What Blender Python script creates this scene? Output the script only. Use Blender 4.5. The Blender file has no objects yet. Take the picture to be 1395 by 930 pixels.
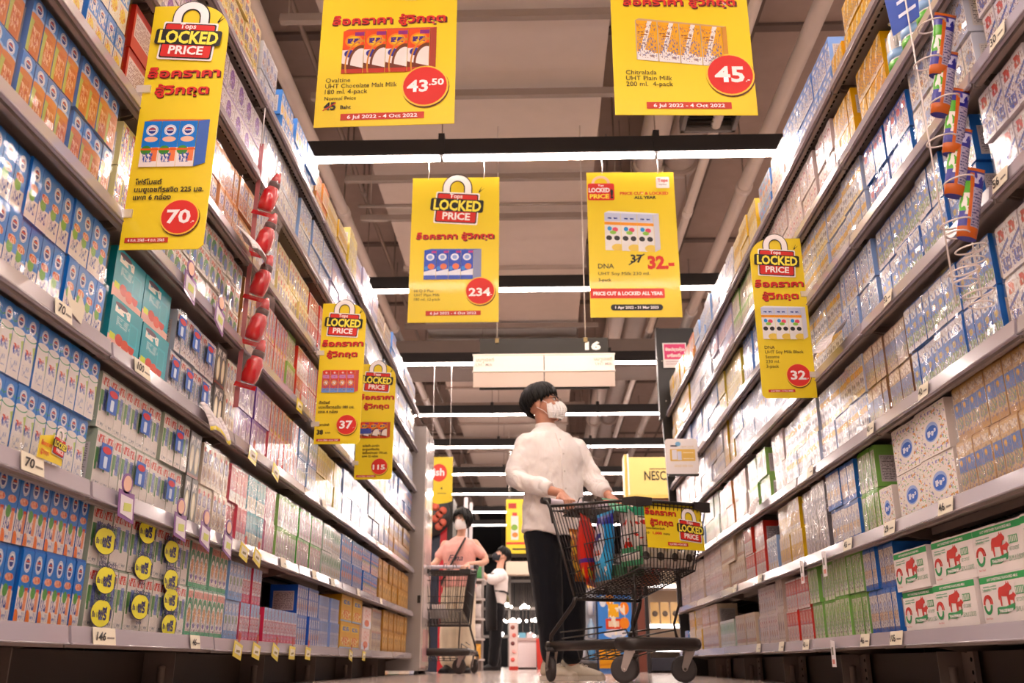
import bpy, math, random
from mathutils import Vector, Matrix, Euler, noise
random.seed(7)
scene = bpy.context.scene
COL = scene.collection
R = math.radians
# ---------------------------------------------------------------- camera
F_PX = 1270.0
cam_data = bpy.data.cameras.new('camera')
cam_data.sensor_width = 36.0
cam_data.lens = F_PX * 36.0 / 1395.0
cam_data.clip_start = 0.02; cam_data.clip_end = 200
cam_data.dof.use_dof = True
cam_data.dof.focus_distance = 2.9
cam_data.dof.aperture_fstop = 5.0
cam = bpy.data.objects.new('camera', cam_data)
cam.location = (0, 0, 0.083)
cam.rotation_euler = (R(90 + 19.07), 0, R(1.7))
COL.objects.link(cam)
scene.camera = cam
# ---------------------------------------------------------------- world, exposure
world = bpy.data.worlds.new('store_air'); scene.world = world
world.use_nodes = True
world.node_tree.nodes['Background'].inputs[0].default_value = (1.0, 0.90, 0.84, 1)
world.node_tree.nodes['Background'].inputs[1].default_value = 0.35
vs = scene.view_settings
vs.view_transform = 'Standard'; vs.look = 'None'; vs.gamma = 1.0; vs.use_curve_mapping = False
vs.exposure = 1.08
cy = scene.cycles
cy.max_bounces = 6; cy.diffuse_bounces = 3; cy.glossy_bounces = 3; cy.transmission_bounces = 4
cy.transparent_max_bounces = 12; cy.sample_clamp_indirect = 4.0; cy.sample_clamp_direct = 0.0
cy.caustics_reflective = False; cy.caustics_refractive = False
# lamp rows: continuous tube lights across the aisle (their emission lives in the lamp builder)
LAMP_Z = 3.18
LAMP_Y = [-5.5, -3.3, -1.15, 1.02, 3.19, 5.36, 7.64, 9.78, 12.0, 13.95, 16.1, 18.1, 20.4, 22.4]
LAMP_POWER = 43.0

# ---------------------------------------------------------------- colour and material helpers
def lin(h):
    if isinstance(h, tuple): return h if len(h) == 4 else h + (1,)
    h = h.lstrip('#')
    out = []
    for i in (0, 2, 4):
        c = int(h[i:i+2], 16) / 255
        out.append(c / 12.92 if c <= 0.04045 else ((c + 0.055) / 1.055) ** 2.4)
    return tuple(out) + (1,)
MATS = {}
def mat(name, color='#808080', rough=0.5, metal=0.0, coat=0.0, emit=0.0, spec=0.5, var=0.06, bump=0.0, bscale=60.0, trans=0.0, alpha=1.0, ior=1.45):
    if name in MATS: return MATS[name]
    m = bpy.data.materials.new(name); m.use_nodes = True
    nt = m.node_tree; b = nt.nodes['Principled BSDF']
    b.inputs['Base Color'].default_value = lin(color)
    b.inputs['Roughness'].default_value = rough; b.inputs['Metallic'].default_value = metal
    b.inputs['Specular IOR Level'].default_value = spec
    b.inputs['Coat Weight'].default_value = coat; b.inputs['Coat Roughness'].default_value = 0.08
    b.inputs['Transmission Weight'].default_value = trans; b.inputs['IOR'].default_value = ior
    b.inputs['Alpha'].default_value = alpha
    if emit:
        b.inputs['Emission Color'].default_value = lin(color); b.inputs['Emission Strength'].default_value = emit
    if var or bump:
        tc = nt.nodes.new('ShaderNodeTexCoord'); nz = nt.nodes.new('ShaderNodeTexNoise')
        nz.inputs['Scale'].default_value = bscale if bump else 7.0; nz.inputs['Detail'].default_value = 4
        nt.links.new(tc.outputs['Object'], nz.inputs['Vector'])
        if var and not emit:
            mx = nt.nodes.new('ShaderNodeMix'); mx.data_type = 'RGBA'
            c = lin(color)
            mx.inputs[6].default_value = tuple(x * (1 - var) for x in c[:3]) + (1,)
            mx.inputs[7].default_value = tuple(min(1, x * (1 + var)) for x in c[:3]) + (1,)
            nt.links.new(nz.outputs['Fac'], mx.inputs[0]); nt.links.new(mx.outputs[2], b.inputs['Base Color'])
        if bump:
            bp = nt.nodes.new('ShaderNodeBump'); bp.inputs['Strength'].default_value = bump; bp.inputs['Distance'].default_value = 0.01
            nt.links.new(nz.outputs['Fac'], bp.inputs['Height']); nt.links.new(bp.outputs[0], b.inputs['Normal'])
    MATS[name] = m
    return m

class Art:
    """flat print on packaging: shapes painted in the UV square of the front face"""
    def __init__(s, name, base, layers, side=None, wrap=1.0, rough=0.35, gscale=1.0):
        m = bpy.data.materials.new(name); m.use_nodes = True; s.m = m
        nt = m.node_tree; s.nt = nt; N = nt.nodes; L = nt.links
        b = N['Principled BSDF']
        uv = N.new('ShaderNodeUVMap'); s.uv = uv.outputs[0]
        sep = N.new('ShaderNodeSeparateXYZ'); L.new(s.uv, sep.inputs[0]); s.u = sep.outputs[0]; s.v = sep.outputs[1]
        tc = N.new('ShaderNodeTexCoord'); s.obj = tc.outputs['Object']
        oi = N.new('ShaderNodeObjectInfo'); s.rnd = oi.outputs['Random']
        s.cur = base
        for l in layers: s.layer(*l)
        if name.startswith('carton_') and len(layers) < 7:
            s.layer('blob', .06, .06, .94, .94, 13, .57, '#96796f'); s.layer('blob', .06, .1, .94, .6, 19, .58, '#6a70a4'); s.layer('rect', -.2, 0, .035, 1, '#b8aaa6')
        front = s.cur
        # side faces (u in 2..3): plain colour with pale information panel and text lines
        sc = side or base
        s.cur = sc
        s.layer('rect', 2.12, 0.12, 2.88, 0.78, '#c9c2c4' if s.lum(sc) < .6 else '#dcd4d0')
        s.layer('txt', 2.16, 0.16, 2.84, 0.74, 14, '#6a6468')
        s.layer('band', 0.93, 1.0, sc)
        sidec = s.cur
        s.cur = front
        k = s.math('GREATER_THAN', s.u, 1.5); s.mix(k, sidec)
        k = s.math('GREATER_THAN', s.u, 3.5); s.mix(k, sc)
        # light scuffing / print tone
        nz = N.new('ShaderNodeTexNoise'); nz.inputs['Scale'].default_value = 9; L.new(s.obj, nz.inputs['Vector'])
        hs = N.new('ShaderNodeHueSaturation'); L.new(s.cur, hs.inputs['Color']) if not isinstance(s.cur, str) else None
        if isinstance(s.cur, str): hs.inputs['Color'].default_value = lin(s.cur)
        mr = N.new('ShaderNodeMapRange'); mr.inputs[3].default_value = .80; mr.inputs[4].default_value = 1.08
        L.new(nz.outputs['Fac'], mr.inputs[0]); L.new(mr.outputs[0], hs.inputs['Value'])
        hs.inputs['Saturation'].default_value = 1.12
        L.new(hs.outputs[0], b.inputs['Base Color'])
        b.inputs['Roughness'].default_value = rough
        if wrap:
            b.inputs['Coat Weight'].default_value = .35 * wrap; b.inputs['Coat Roughness'].default_value = 0.15
    def lum(s, h): c = lin(h); return (c[0] + c[1] + c[2]) / 3
    def math(s, op, a, b=None, c=None):
        n = s.nt.nodes.new('ShaderNodeMath'); n.operation = op
        for i, x in enumerate((a, b, c)):
            if x is None: continue
            if isinstance(x, (int, float)): n.inputs[i].default_value = x
            else: s.nt.links.new(x, n.inputs[i])
        return n.outputs[0]
    def vmath(s, op, a, b=None):
        n = s.nt.nodes.new('ShaderNodeVectorMath'); n.operation = op
        for i, x in enumerate((a, b)):
            if x is None: continue
            if isinstance(x, tuple): n.inputs[i].default_value = x
            else: s.nt.links.new(x, n.inputs[i])
        return n.outputs['Value'] if op == 'LENGTH' else n.outputs[0]
    def mix(s, fac, color):
        n = s.nt.nodes.new('ShaderNodeMix'); n.data_type = 'RGBA'
        s.nt.links.new(fac, n.inputs[0])
        for i, x in ((6, s.cur), (7, color)):
            if isinstance(x, str): n.inputs[i].default_value = lin(x)
            else: s.nt.links.new(x, n.inputs[i])
        s.cur = n.outputs[2]
    def box(s, u0, v0, u1, v1):
        a = s.vmath('SUBTRACT', s.uv, ((u0 + u1) / 2, (v0 + v1) / 2, 0))
        a = s.vmath('MULTIPLY', a, (2 / (u1 - u0), 2 / (v1 - v0), 0)); a = s.vmath('ABSOLUTE', a)
        n = s.nt.nodes.new('ShaderNodeSeparateXYZ'); s.nt.links.new(a, n.inputs[0])
        return s.math('LESS_THAN', s.math('MAXIMUM', n.outputs[0], n.outputs[1]), 1.0)
    def layer(s, kind, *a):
        if kind == 'band':
            v0, v1, c = a; s.mix(s.math('MULTIPLY', s.math('GREATER_THAN', s.v, v0), s.math('LESS_THAN', s.v, v1)), c)
        elif kind == 'rect': s.mix(s.box(*a[:4]), a[4])
        elif kind == 'ell':
            cx, cy_, rx, ry, c = a
            d = s.vmath('SUBTRACT', s.uv, (cx, cy_, 0)); d = s.vmath('MULTIPLY', d, (1 / rx, 1 / ry, 0))
            s.mix(s.math('LESS_THAN', s.vmath('LENGTH', d), 1.0), c)
        elif kind == 'ring':
            cx, cy_, rx, ry, t, c = a
            d = s.vmath('SUBTRACT', s.uv, (cx, cy_, 0)); d = s.vmath('MULTIPLY', d, (1 / rx, 1 / ry, 0))
            s.mix(s.math('COMPARE', s.vmath('LENGTH', d), 1.0, t), c)
        elif kind == 'diag':            # below the slanted line v = a + b*u
            a0, b0, c = a; s.mix(s.math('LESS_THAN', s.v, s.math('MULTIPLY_ADD', s.u, b0, a0)), c)
        elif kind == 'stripe':          # slanted stripe
            a0, b0, t, c = a; s.mix(s.math('COMPARE', s.v, s.math('MULTIPLY_ADD', s.u, b0, a0), t), c)
        elif kind == 'blob':            # broken printed marks in a rectangle
            u0, v0, u1, v1, sc, th, c = a
            n = s.nt.nodes.new('ShaderNodeTexNoise'); n.inputs['Scale'].default_value = sc; n.inputs['Detail'].default_value = 2
            s.nt.links.new(s.uv, n.inputs['Vector'])
            s.mix(s.math('MULTIPLY', s.box(u0, v0, u1, v1), s.math('GREATER_THAN', n.outputs['Fac'], th)), c)
        elif kind == 'txt':             # rows of small print
            u0, v0, u1, v1, rows, c = a
            w = s.math('FRACT', s.math('MULTIPLY', s.v, rows / max(.001, (v1 - v0))))
            n = s.nt.nodes.new('ShaderNodeTexNoise'); n.inputs['Scale'].default_value = 5 + rows * 1.2; n.inputs['Detail'].default_value = 1
            s.nt.links.new(s.uv, n.inputs['Vector'])
            k = s.math('MULTIPLY', s.math('GREATER_THAN', w, .5), s.math('GREATER_THAN', n.outputs['Fac'], .47))
            s.mix(s.math('MULTIPLY', k, s.box(u0, v0, u1, v1)), c)

# ---------------------------------------------------------------- mesh helpers
class MB:
    def __init__(s): s.v = []; s.f = []; s.uv = []; s.sm = []
    def quad(s, pts, uvs=None, smooth=False):
        i = len(s.v); s.v += [tuple(p) for p in pts]; s.f.append(tuple(range(i, i + len(pts))))
        s.uv.append(uvs or [(0, 0)] * len(pts)); s.sm.append(smooth); return s
    def box(s, x0, y0, z0, x1, y1, z1, art=False, uscale=1.0, uoff=0.0):
        """front is -y; with art the front face gets the 0..1 square, sides 2..3, top 4..5"""
        V = [(x0,y0,z0),(x1,y0,z0),(x1,y1,z0),(x0,y1,z0),(x0,y0,z1),(x1,y0,z1),(x1,y1,z1),(x0,y1,z1)]
        q = lambda *k: [V[i] for i in k]
        U = lambda o: [(o,0),(o+1,0),(o+1,1),(o,1)]
        fr = [(uoff,0),(uoff+uscale,0),(uoff+uscale,1),(uoff,1)]
        s.quad(q(0,1,5,4), fr if art else None)
        s.quad(q(1,2,6,5), U(2) if art else None); s.quad(q(2,3,7,6), U(2) if art else None); s.quad(q(3,0,4,7), U(2) if art else None)
        s.quad(q(4,5,6,7), U(4) if art else None); s.quad(q(3,2,1,0), U(4) if art else None)
        return s
    def obox(s, c, ax, ay, az):
        """oriented box: centre and three half-axis vectors"""
        c, ax, ay, az = map(Vector, (c, ax, ay, az))
        V = [c + sx*ax + sy*ay + sz*az for sz in (-1,1) for sx, sy in ((-1,-1),(1,-1),(1,1),(-1,1))]
        for k in ((0,1,5,4),(1,2,6,5),(2,3,7,6),(3,0,4,7),(4,5,6,7),(3,2,1,0)): s.quad([V[i] for i in k])
        return s
    def ring(s, pts, closed=True, smooth=True):
        pass
    def loft(s, rings, caps=True, smooth=True, close=True):
        n = len(rings[0]); base = len(s.v)
        for r in rings: s.v += [tuple(p) for p in r]
        for j in range(len(rings) - 1):
            for i in range(n if close else n - 1):
                a = base + j*n + i; b = base + j*n + (i+1) % n
                s.f.append((a, b, b + n, a + n)); s.sm.append(smooth)
                s.uv.append([(i/n, j/(len(rings)-1)), ((i+1)/n, j/(len(rings)-1)), ((i+1)/n, (j+1)/(len(rings)-1)), (i/n, (j+1)/(len(rings)-1))])
        if caps:
            s.f.append(tuple(base + i for i in reversed(range(n)))); s.uv.append([(0,0)]*n); s.sm.append(False)
            e = base + (len(rings)-1)*n
            s.f.append(tuple(e + i for i in range(n))); s.uv.append([(0,0)]*n); s.sm.append(False)
        return s
    def tube(s, pts, r, n=8, caps=True, ell=None, closed=False):
        """round bar along a path; r a number or one per point; ell = per-point (side, up) radii"""
        pts = [Vector(p) for p in pts]; m = len(pts)
        rs = r if isinstance(r, (list, tuple)) else [r]*m
        rings = []; prev = None
        for i, p in enumerate(pts):
            if closed: d = pts[(i+1) % m] - pts[i-1]
            else: d = pts[min(i+1, m-1)] - pts[max(i-1, 0)]
            d.normalize()
            if prev is None:
                up = Vector((0,0,1)) if abs(d.z) < .9 else Vector((0,1,0))
                x = d.cross(up).normalized()
            else:
                x = (prev - prev.dot(d)*d).normalized()
            prev = x; y = x.cross(d).normalized()
            rx, ry = (ell[i] if ell else (rs[i], rs[i]))
            rings.append([p + x*math.cos(2*math.pi*k/n)*rx + y*math.sin(2*math.pi*k/n)*ry for k in range(n)])
        if closed: rings.append(rings[0]); caps = False
        return s.loft(rings, caps)
    def lathe(s, prof, n=16, o=(0,0,0), axis='z'):
        rings = []
        for r, h in prof:
            ring = []
            for k in range(n):
                a = 2*math.pi*k/n; c, d = r*math.cos(a), r*math.sin(a)
                ring.append({'z': (o[0]+c, o[1]+d, o[2]+h), 'x': (o[0]+h, o[1]+c, o[2]+d), 'y': (o[0]+d, o[1]+h, o[2]+c)}[axis])
            rings.append(ring)
        return s.loft(rings)
    def ball(s, c, r, n=12, m=8, rot=None):
        rx, ry, rz = r if isinstance(r, tuple) else (r, r, r)
        rings = []
        for j in range(m + 1):
            t = math.pi * (.02 + .96*j/m); ring = []
            for k in range(n):
                a = 2*math.pi*k/n
                p = Vector((rx*math.sin(t)*math.cos(a), ry*math.sin(t)*math.sin(a), -rz*math.cos(t)))
                if rot: p = rot @ p
                ring.append(Vector(c) + p)
            rings.append(ring)
        return s.loft(rings)
    def prism(s, poly, y0, y1):
        """polygon in x,z extruded between y0 (front) and y1"""
        n = len(poly)
        s.quad([(x, y0, z) for x, z in poly], [(x, z) for x, z in poly])
        s.quad([(x, y1, z) for x, z in reversed(poly)])
        for i in range(n):
            a, b = poly[i], poly[(i+1) % n]
            s.quad([(a[0],y0,a[1]), (a[0],y1,a[1]), (b[0],y1,b[1]), (b[0],y0,b[1])])
        return s
    def mesh(s, name):
        me = bpy.data.meshes.new(name); me.from_pydata(s.v, [], s.f)
        ul = me.uv_layers.new(name='UVMap')
        flat = [c for f in s.uv for uv in f for c in uv]
        ul.data.foreach_set('uv', flat)
        me.polygons.foreach_set('use_smooth', s.sm)
        me.validate(); me.update()
        return me
def link(name, me, m=None, parent=None, loc=None, rot=None):
    if isinstance(me, MB): me = me.mesh(name)
    if m is not None and not me.materials:
        for x in (m if isinstance(m, (list, tuple)) else [m]): me.materials.append(x)
    o = bpy.data.objects.new(name, me); COL.objects.link(o)
    if parent: o.parent = parent
    if loc is not None: o.location = loc
    if rot is not None: o.rotation_euler = rot
    return o
def empty(name, loc=(0,0,0), rz=0.0, rot=None):
    o = bpy.data.objects.new(name, None); COL.objects.link(o); o.location = loc
    o.rotation_euler = rot if rot else (0, 0, rz); o.empty_display_size = .05
    return o
def tag(o, label, cat, group=None, kind=None):
    o['label'] = label; o['category'] = cat
    if group: o['group'] = group
    if kind: o['kind'] = kind
    return o
def struct(name, mb, m, parent=None):
    o = link(name, mb, m, parent)
    if not parent: o['kind'] = 'structure'
    return o
ORD = ['first','second','third','fourth','fifth','sixth','seventh','eighth','ninth','tenth','eleventh','twelfth','thirteenth','fourteenth','fifteenth','sixteenth','seventeenth','eighteenth','nineteenth','twentieth'] 
ORD += ['twenty-' + x for x in ORD[:9]] + ['thirtieth'] + ['thirty-' + x for x in ORD[:9]] + ['fortieth'] + ['forty-' + x for x in ORD[:9]]
TXT = {}
def text_mesh(body, size, bold=0.0, align='LEFT', width=None, shear=0.0):
    key = (body, size, bold, align, width, shear)
    if key in TXT: return TXT[key]
    c = bpy.data.curves.new('lettering', 'FONT'); c.body = body; c.size = 1.0; c.offset = bold
    c.resolution_u = 2; c.align_x = 'LEFT'; c.fill_mode = 'FRONT'; c.shear = shear
    o = bpy.data.objects.new('lettering', c)
    me = bpy.data.meshes.new_from_object(o)
    bpy.data.objects.remove(o); bpy.data.curves.remove(c)
    xs = [v.co.x for v in me.vertices] or [0]
    x0, x1 = min(xs), max(xs); w = max(1e-6, x1 - x0)
    sx = width / w if width else size
    off = {'LEFT': 0, 'CENTER': -.5, 'RIGHT': -1}[align] * w * sx
    for v in me.vertices:
        x, y, z = v.co; v.co = ((x - x0) * sx + off, 0, y * size)
    me.update(); TXT[key] = me
    return me
def lettering(parent, body, x, z, size, color, y=-0.003, bold=0.0, align='LEFT', width=None, name='lettering', rot=0.0, emit=0.0, shear=0.0):
    me = text_mesh(body, size, bold, align, width, shear).copy()
    me.materials.clear()
    o = link(name, me, mat('ink_' + color.strip('#'), color, .55, var=0, emit=emit), parent, (x, y, z), (0, rot, 0))
    return o
def flat(parent, name, poly, color, y, t=0.0006, m=None):
    return link(name, MB().prism(poly, y, y + t), m or mat('ink_' + color.strip('#'), color, .5, var=0), parent)
def rectp(x0, z0, x1, z1): return [(x0,z0),(x1,z0),(x1,z1),(x0,z1)]
def ellp(cx, cz, rx, rz, n=28): return [(cx + rx*math.cos(2*math.pi*k/n), cz + rz*math.sin(2*math.pi*k/n)) for k in range(n)]
def rotp(poly, cx, cz, a):
    ca, sa = math.cos(a), math.sin(a)
    return [(cx + (x-cx)*ca - (z-cz)*sa, cz + (x-cx)*sa + (z-cz)*ca) for x, z in poly]
def rrect(x0, z0, x1, z1, r, corners=(1,1,1,1), n=5):
    out = []
    for (cx, cz, a0, on) in ((x0+r,z0+r,180,corners[0]),(x1-r,z0+r,270,corners[1]),(x1-r,z1-r,0,corners[2]),(x0+r,z1-r,90,corners[3])):
        if on:
            for k in range(n+1):
                a = R(a0 + 90*k/n); out.append((cx + r*math.cos(a), cz + r*math.sin(a)))
        else:
            out.append((cx + (r if math.cos(R(a0+45)) > 0 else -r), cz + (r if math.sin(R(a0+45)) > 0 else -r)))
    return out
# ================================================================= setting
# floor
def floor_mat():
    m = bpy.data.materials.new('polished_floor'); m.use_nodes = True; nt = m.node_tree; b = nt.nodes['Principled BSDF']
    tc = nt.nodes.new('ShaderNodeTexCoord'); br = nt.nodes.new('ShaderNodeTexBrick'); br.offset = 0
    br.inputs['Scale'].default_value = 1.0; br.inputs['Mortar Size'].default_value = 0.004
    br.inputs['Brick Width'].default_value = 0.6; br.inputs['Row Height'].default_value = 0.6
    br.inputs['Color1'].default_value = lin('#c8b6ac'); br.inputs['Color2'].default_value = lin('#c2b0a6'); br.inputs['Mortar'].default_value = lin('#8a7a72')
    nt.links.new(tc.outputs['Object'], br.inputs['Vector']); nt.links.new(br.outputs[0], b.inputs['Base Color'])
    nz = nt.nodes.new('ShaderNodeTexNoise'); nz.inputs['Scale'].default_value = 3; nt.links.new(tc.outputs['Object'], nz.inputs['Vector'])
    mr = nt.nodes.new('ShaderNodeMapRange'); mr.inputs[3].default_value = .10; mr.inputs[4].default_value = .22
    nt.links.new(nz.outputs['Fac'], mr.inputs[0]); nt.links.new(mr.outputs[0], b.inputs['Roughness'])
    return m
struct('floor', MB().box(-14, -8, -.1, 14, 31, 0), floor_mat())
CEIL = 4.95
struct('ceiling', MB().box(-14, -8, CEIL, 14, 31, CEIL + .15), mat('ceiling_slab', '#a08a80', .85, var=.12))
struct('wall_left', MB().box(-14.15, -8, 0, -14, 31, CEIL), mat('wall_paint', '#c9beb6', .8))
struct('wall_right', MB().box(14, -8, 0, 14.15, 31, CEIL), MATS['wall_paint'])
struct('wall_back', MB().box(-14, -8.15, 0, 14, -8, CEIL), MATS['wall_paint'])
struct('wall_front', MB().box(-14, 30.9, 0, 14, 31.05, CEIL), mat('dark_glazing', '#101014', .5, spec=.2, var=0))
# glazing mullions on the far wall
mm = MB()
for x in range(-13, 14, 2): mm.box(x - .04, 30.8, 0, x + .04, 30.9, 3.4)
for z in (.9, 1.75, 2.6, 3.4): mm.box(-14, 30.8, z - .04, 14, 30.9, z + .04)
struct('trim_1', mm, mat('mullion_grey', '#8f8782', .5))
# recessed slab joints on the ceiling
jm = MB()
for k in range(-7, 16): jm.box(-14, k*2.0 + .3, CEIL - .03, 14, k*2.0 + .38, CEIL)
for x in (-6.2, -4.6, -3.1, 1.05, 1.75, 2.6, 3.4, 4.9, 6.5): jm.box(x, -8, CEIL - .02, x + .035, 31, CEIL)
struct('trim_2', jm, mat('slab_joint', '#6d5c55', .9))

H0 = 0.083
duct_m = mat('duct_board', '#c9b8ae', .7, var=.05)
pipe_m = mat('painted_pipe', '#cbbab0', .5, var=.05)
dark_m = mat('dark_void', '#2c2422', .8)
steel_m = mat('unistrut_grey', '#8d7b71', .55, metal=.2)
# the wide flat duct above the aisle
HD = 4.12
d = empty('air_duct', (0, 0, HD)); tag(d, 'wide flat beige air duct running above the aisle', 'duct')
xl, xr = -(HD-H0)/2.86, (HD-H0)/8.15
seams = [-4.0, -1.6, .8, 3.2, 4.62, 6.9, 9.2, 11.5, 13.8, 16.1, 18.4, 20.7, 23, 26]
for x, y in ((xl + .1, 1.0), (xr - .1, 1.0)): link('duct_strap', MB().box(x, y, .48, x + .04, y + .02, CEIL - HD - .002), steel_m, d)
for i in range(len(seams) - 1):
    link('duct_section', MB().box(xl, seams[i] + .006, 0, xr, seams[i+1] - .006, .48), duct_m, d)
    link('flange', MB().box(xl - .03, seams[i+1] - .03, -.03, xr + .03, seams[i+1] + .03, .5), mat('duct_flange', '#a59388', .6), d)
# trapeze bars under the duct
for i, y in enumerate([1.2, 2.9, 5.02, 5.9, 7.15, 7.9, 9.6, 10.9, 12.6, 14.6, 17.0, 19.5]):
    t = empty('duct_hanger', (0, y, HD - .09)); 
    tag(t, 'grey steel trapeze bar under the wide duct, %s from the camera' % ORD[i], 'hanger', 'steel bars under the wide duct')
    link('bar', MB().box(xl - .25, -.025, 0, xr + .25, .025, .055), steel_m, t)
    for x in (xl - .2, xr + .18): link('rod', MB().tube([(x, 0, 0), (x, 0, CEIL - HD + .07)], .007, 6), steel_m, t)
# a second darker duct left, boxy
d2 = empty('air_duct', (0, 0, 4.45)); tag(d2, 'darker rectangular duct left of the wide duct, over the left shelving', 'duct')
dk = mat('shaded_duct', '#6f6058', .75)  # shade under the ceiling put into a darker duct colour
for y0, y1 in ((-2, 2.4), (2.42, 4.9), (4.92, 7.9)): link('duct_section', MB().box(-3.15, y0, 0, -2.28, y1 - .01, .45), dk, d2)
d3 = empty('air_duct', (0, 0, 3.55)); tag(d3, 'low dark duct crossing under the ceiling far behind the aisle sign', 'duct')
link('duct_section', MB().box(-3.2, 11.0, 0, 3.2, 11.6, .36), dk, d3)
for x in (-3.0, 3.0): link('hanger_rod', MB().tube([(x, 11.3, .36), (x, 11.3, CEIL - 3.56)], .008, 6), steel_m, d3)
# long pipes parallel to the aisle
def long_pipe(X, z, r, label, m=pipe_m, y0=-3, y1=27, col=3.2, n=14):
    p = empty('ceiling_pipe', (X, 0, z)); tag(p, label, 'pipe')
    link('pipe_run', MB().tube([(0, y0, 0), (0, y1, 0)], r, n), m, p)
    y = y0 + 1.1
    while y < y1:
        link('pipe_collar', MB().tube([(0, y, 0), (0, y + .09, 0)], r*1.22, n), m, p)
        if r < .08 or True:
            link('pipe_hanger', MB().box(-.006, y + .02, r, .006, y + .04, CEIL - z), steel_m, p)
        y += col
def XH(s, z): return (z - H0) / (s * .945)
long_pipe(XH(2.3, 4.25), 4.25, .062, 'white pipe nearest the right shelving under the ceiling')
long_pipe(XH(3.0, 4.0), 4.0, .038, 'thin white pipe between the thick pipe and the right-hand pipe')
long_pipe(XH(4.45, 4.5), 4.5, .125, 'thick pale round pipe just right of the wide duct')
long_pipe(XH(3.55, 4.55), 4.55, .15, 'thickest shaded round pipe, second to the right of the wide duct', mat('shaded_pipe', '#a3928a', .6))  # pipe's shadowed look put into a darker copy of the pipe colour
long_pipe(XH(-2.34, 4.05), 4.05, .05, 'white pipe left of the wide duct above the left shelving')
long_pipe(XH(-1.95, 4.3), 4.3, .03, 'thin beige conduit, leftmost of the ceiling pipes', y1=16)
long_pipe(-1.62, 4.25, .02, 'thinnest conduit clipped beside the left edge of the wide duct', steel_m)
long_pipe(-2.15, 3.95, .045, 'grey cable conduit, second pipe from the left of the ceiling', steel_m)
# cross conduits
for i, (y, z, x0, x1) in enumerate(((4.2, 4.7, .6, 3.6), (7.0, 3.72, -1.5, .9), (9.0, 3.75, -1.9, .8), (6.6, 4.72, -3.5, -1.5), (12.2, 3.9, -2.2, 2.4))):
    c = tag(link('cross_conduit', MB().tube([(x0, y, z), (x1, y, z)], .014, 6).tube([(x0 + .1, y, z), (x0 + .1, y, CEIL - .01)], .005, 5).tube([(x1 - .1, y, z), (x1 - .1, y, CEIL - .01)], .005, 5), steel_m), 'thin grey conduit crossing under the ceiling, %s from the camera' % ORD[i], 'conduit', 'thin conduits crossing the ceiling')
# cable tray left
ct = empty('cable_tray', (-1.95, 0, 4.1)); tag(ct, 'dark ladder cable tray running beside the left ceiling pipes', 'cable tray')
for sx in (-.12, .12): link('side_rail', MB().box(sx - .012, 2.0, 0, sx + .012, 20, .07), steel_m, ct)
for k in range(34): link('rung', MB().box(-.12, 2.1 + k*.5, 0, .12, 2.14 + k*.5, .02), steel_m, ct)
# supply diffuser box
def diffuser(x, y, z, label, s=.36):
    g = empty('air_diffuser', (x, y, z)); tag(g, label, 'diffuser')
    link('plenum', MB().box(-s*.42, -s*.42, .12, s*.42, s*.42, CEIL - z - .04), mat('cloth_duct', '#b4a298', .85, bump=.3, bscale=6), g)
    link('frame', MB().box(-s/2, -s/2, 0, s/2, -s/2+.03, .1).box(-s/2, s/2-.03, 0, s/2, s/2, .1).box(-s/2, -s/2, 0, -s/2+.03, s/2, .1).box(s/2-.03, -s/2, 0, s/2, s/2, .1), mat('diffuser_grey', '#5d514c', .6), g)
    for k in range(7): link('louvre', MB().obox((0, -s/2 + .05 + k*s*.13, .04), (s*.45,0,0), (0,.014,.012), (0,-.001,.0015)), mat('louvre_dark', '#3a322f', .6), g)
    link('back_pan', MB().box(-s/2, -s/2, .09, s/2, s/2, .11), dark_m, g)
diffuser(1.32, 6.1, 3.95, 'square air diffuser on a cloth plenum above the right shelving', .42)
diffuser(1.0, 9.3, 4.0, 'square dark air grille above the far end of the right shelving', .38)
diffuser(-3.3, 3.6, 4.2, 'square air grille high above the left shelving', .5)
# black beams on the ceiling give the dark bands
for i, (x, y0, y1) in enumerate(((1.62, -2, 22), (-3.0, -2, 22))):
    pass
# ---------------------------------------------------------------- lamp rows
LAMPW = ['far behind the camera', 'well behind the camera', 'just behind the camera', 'just above the camera', 'holding the two nearest banners'] + ['%s row in view' % x for x in ORD]
def lamp_row(i, y):
    lr = empty('linear_lamp', (0, y, LAMP_Z))
    tag(lr, 'long black lamp with white tube crossing above the aisle, %s' % LAMPW[i], 'lamp', 'linear lamps crossing the aisle')
    hb = mat('lamp_housing', '#1d1817', .45, var=0)
    em = mat('tube_glow', '#ffece2', .4, emit=LAMP_POWER, var=0)
    segs = [-5.2, -3.75, -2.35, -.62, .78, 2.4, 3.9, 5.2]
    for a, b in zip(segs, segs[1:]):
        link('housing', MB().box(a + .004, -.04, .035, b - .004, .04, .15), hb, lr)
        link('tube', MB().box(a + .012, -.025, .020, b - .012, .025, .034), em, lr)
    for x in segs[1:-1]:
        link('joiner', MB().box(x - .02, -.045, .03, x + .02, .045, .19), hb, lr)
        link('cable', MB().tube([(x, 0, .15), (x, 0, (HD - LAMP_Z - .002) if xl - .04 < x < xr + .04 else (CEIL - LAMP_Z - .035))], .004, 5), steel_m, lr)
for i, y in enumerate(LAMP_Y): lamp_row(i, y)
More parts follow.
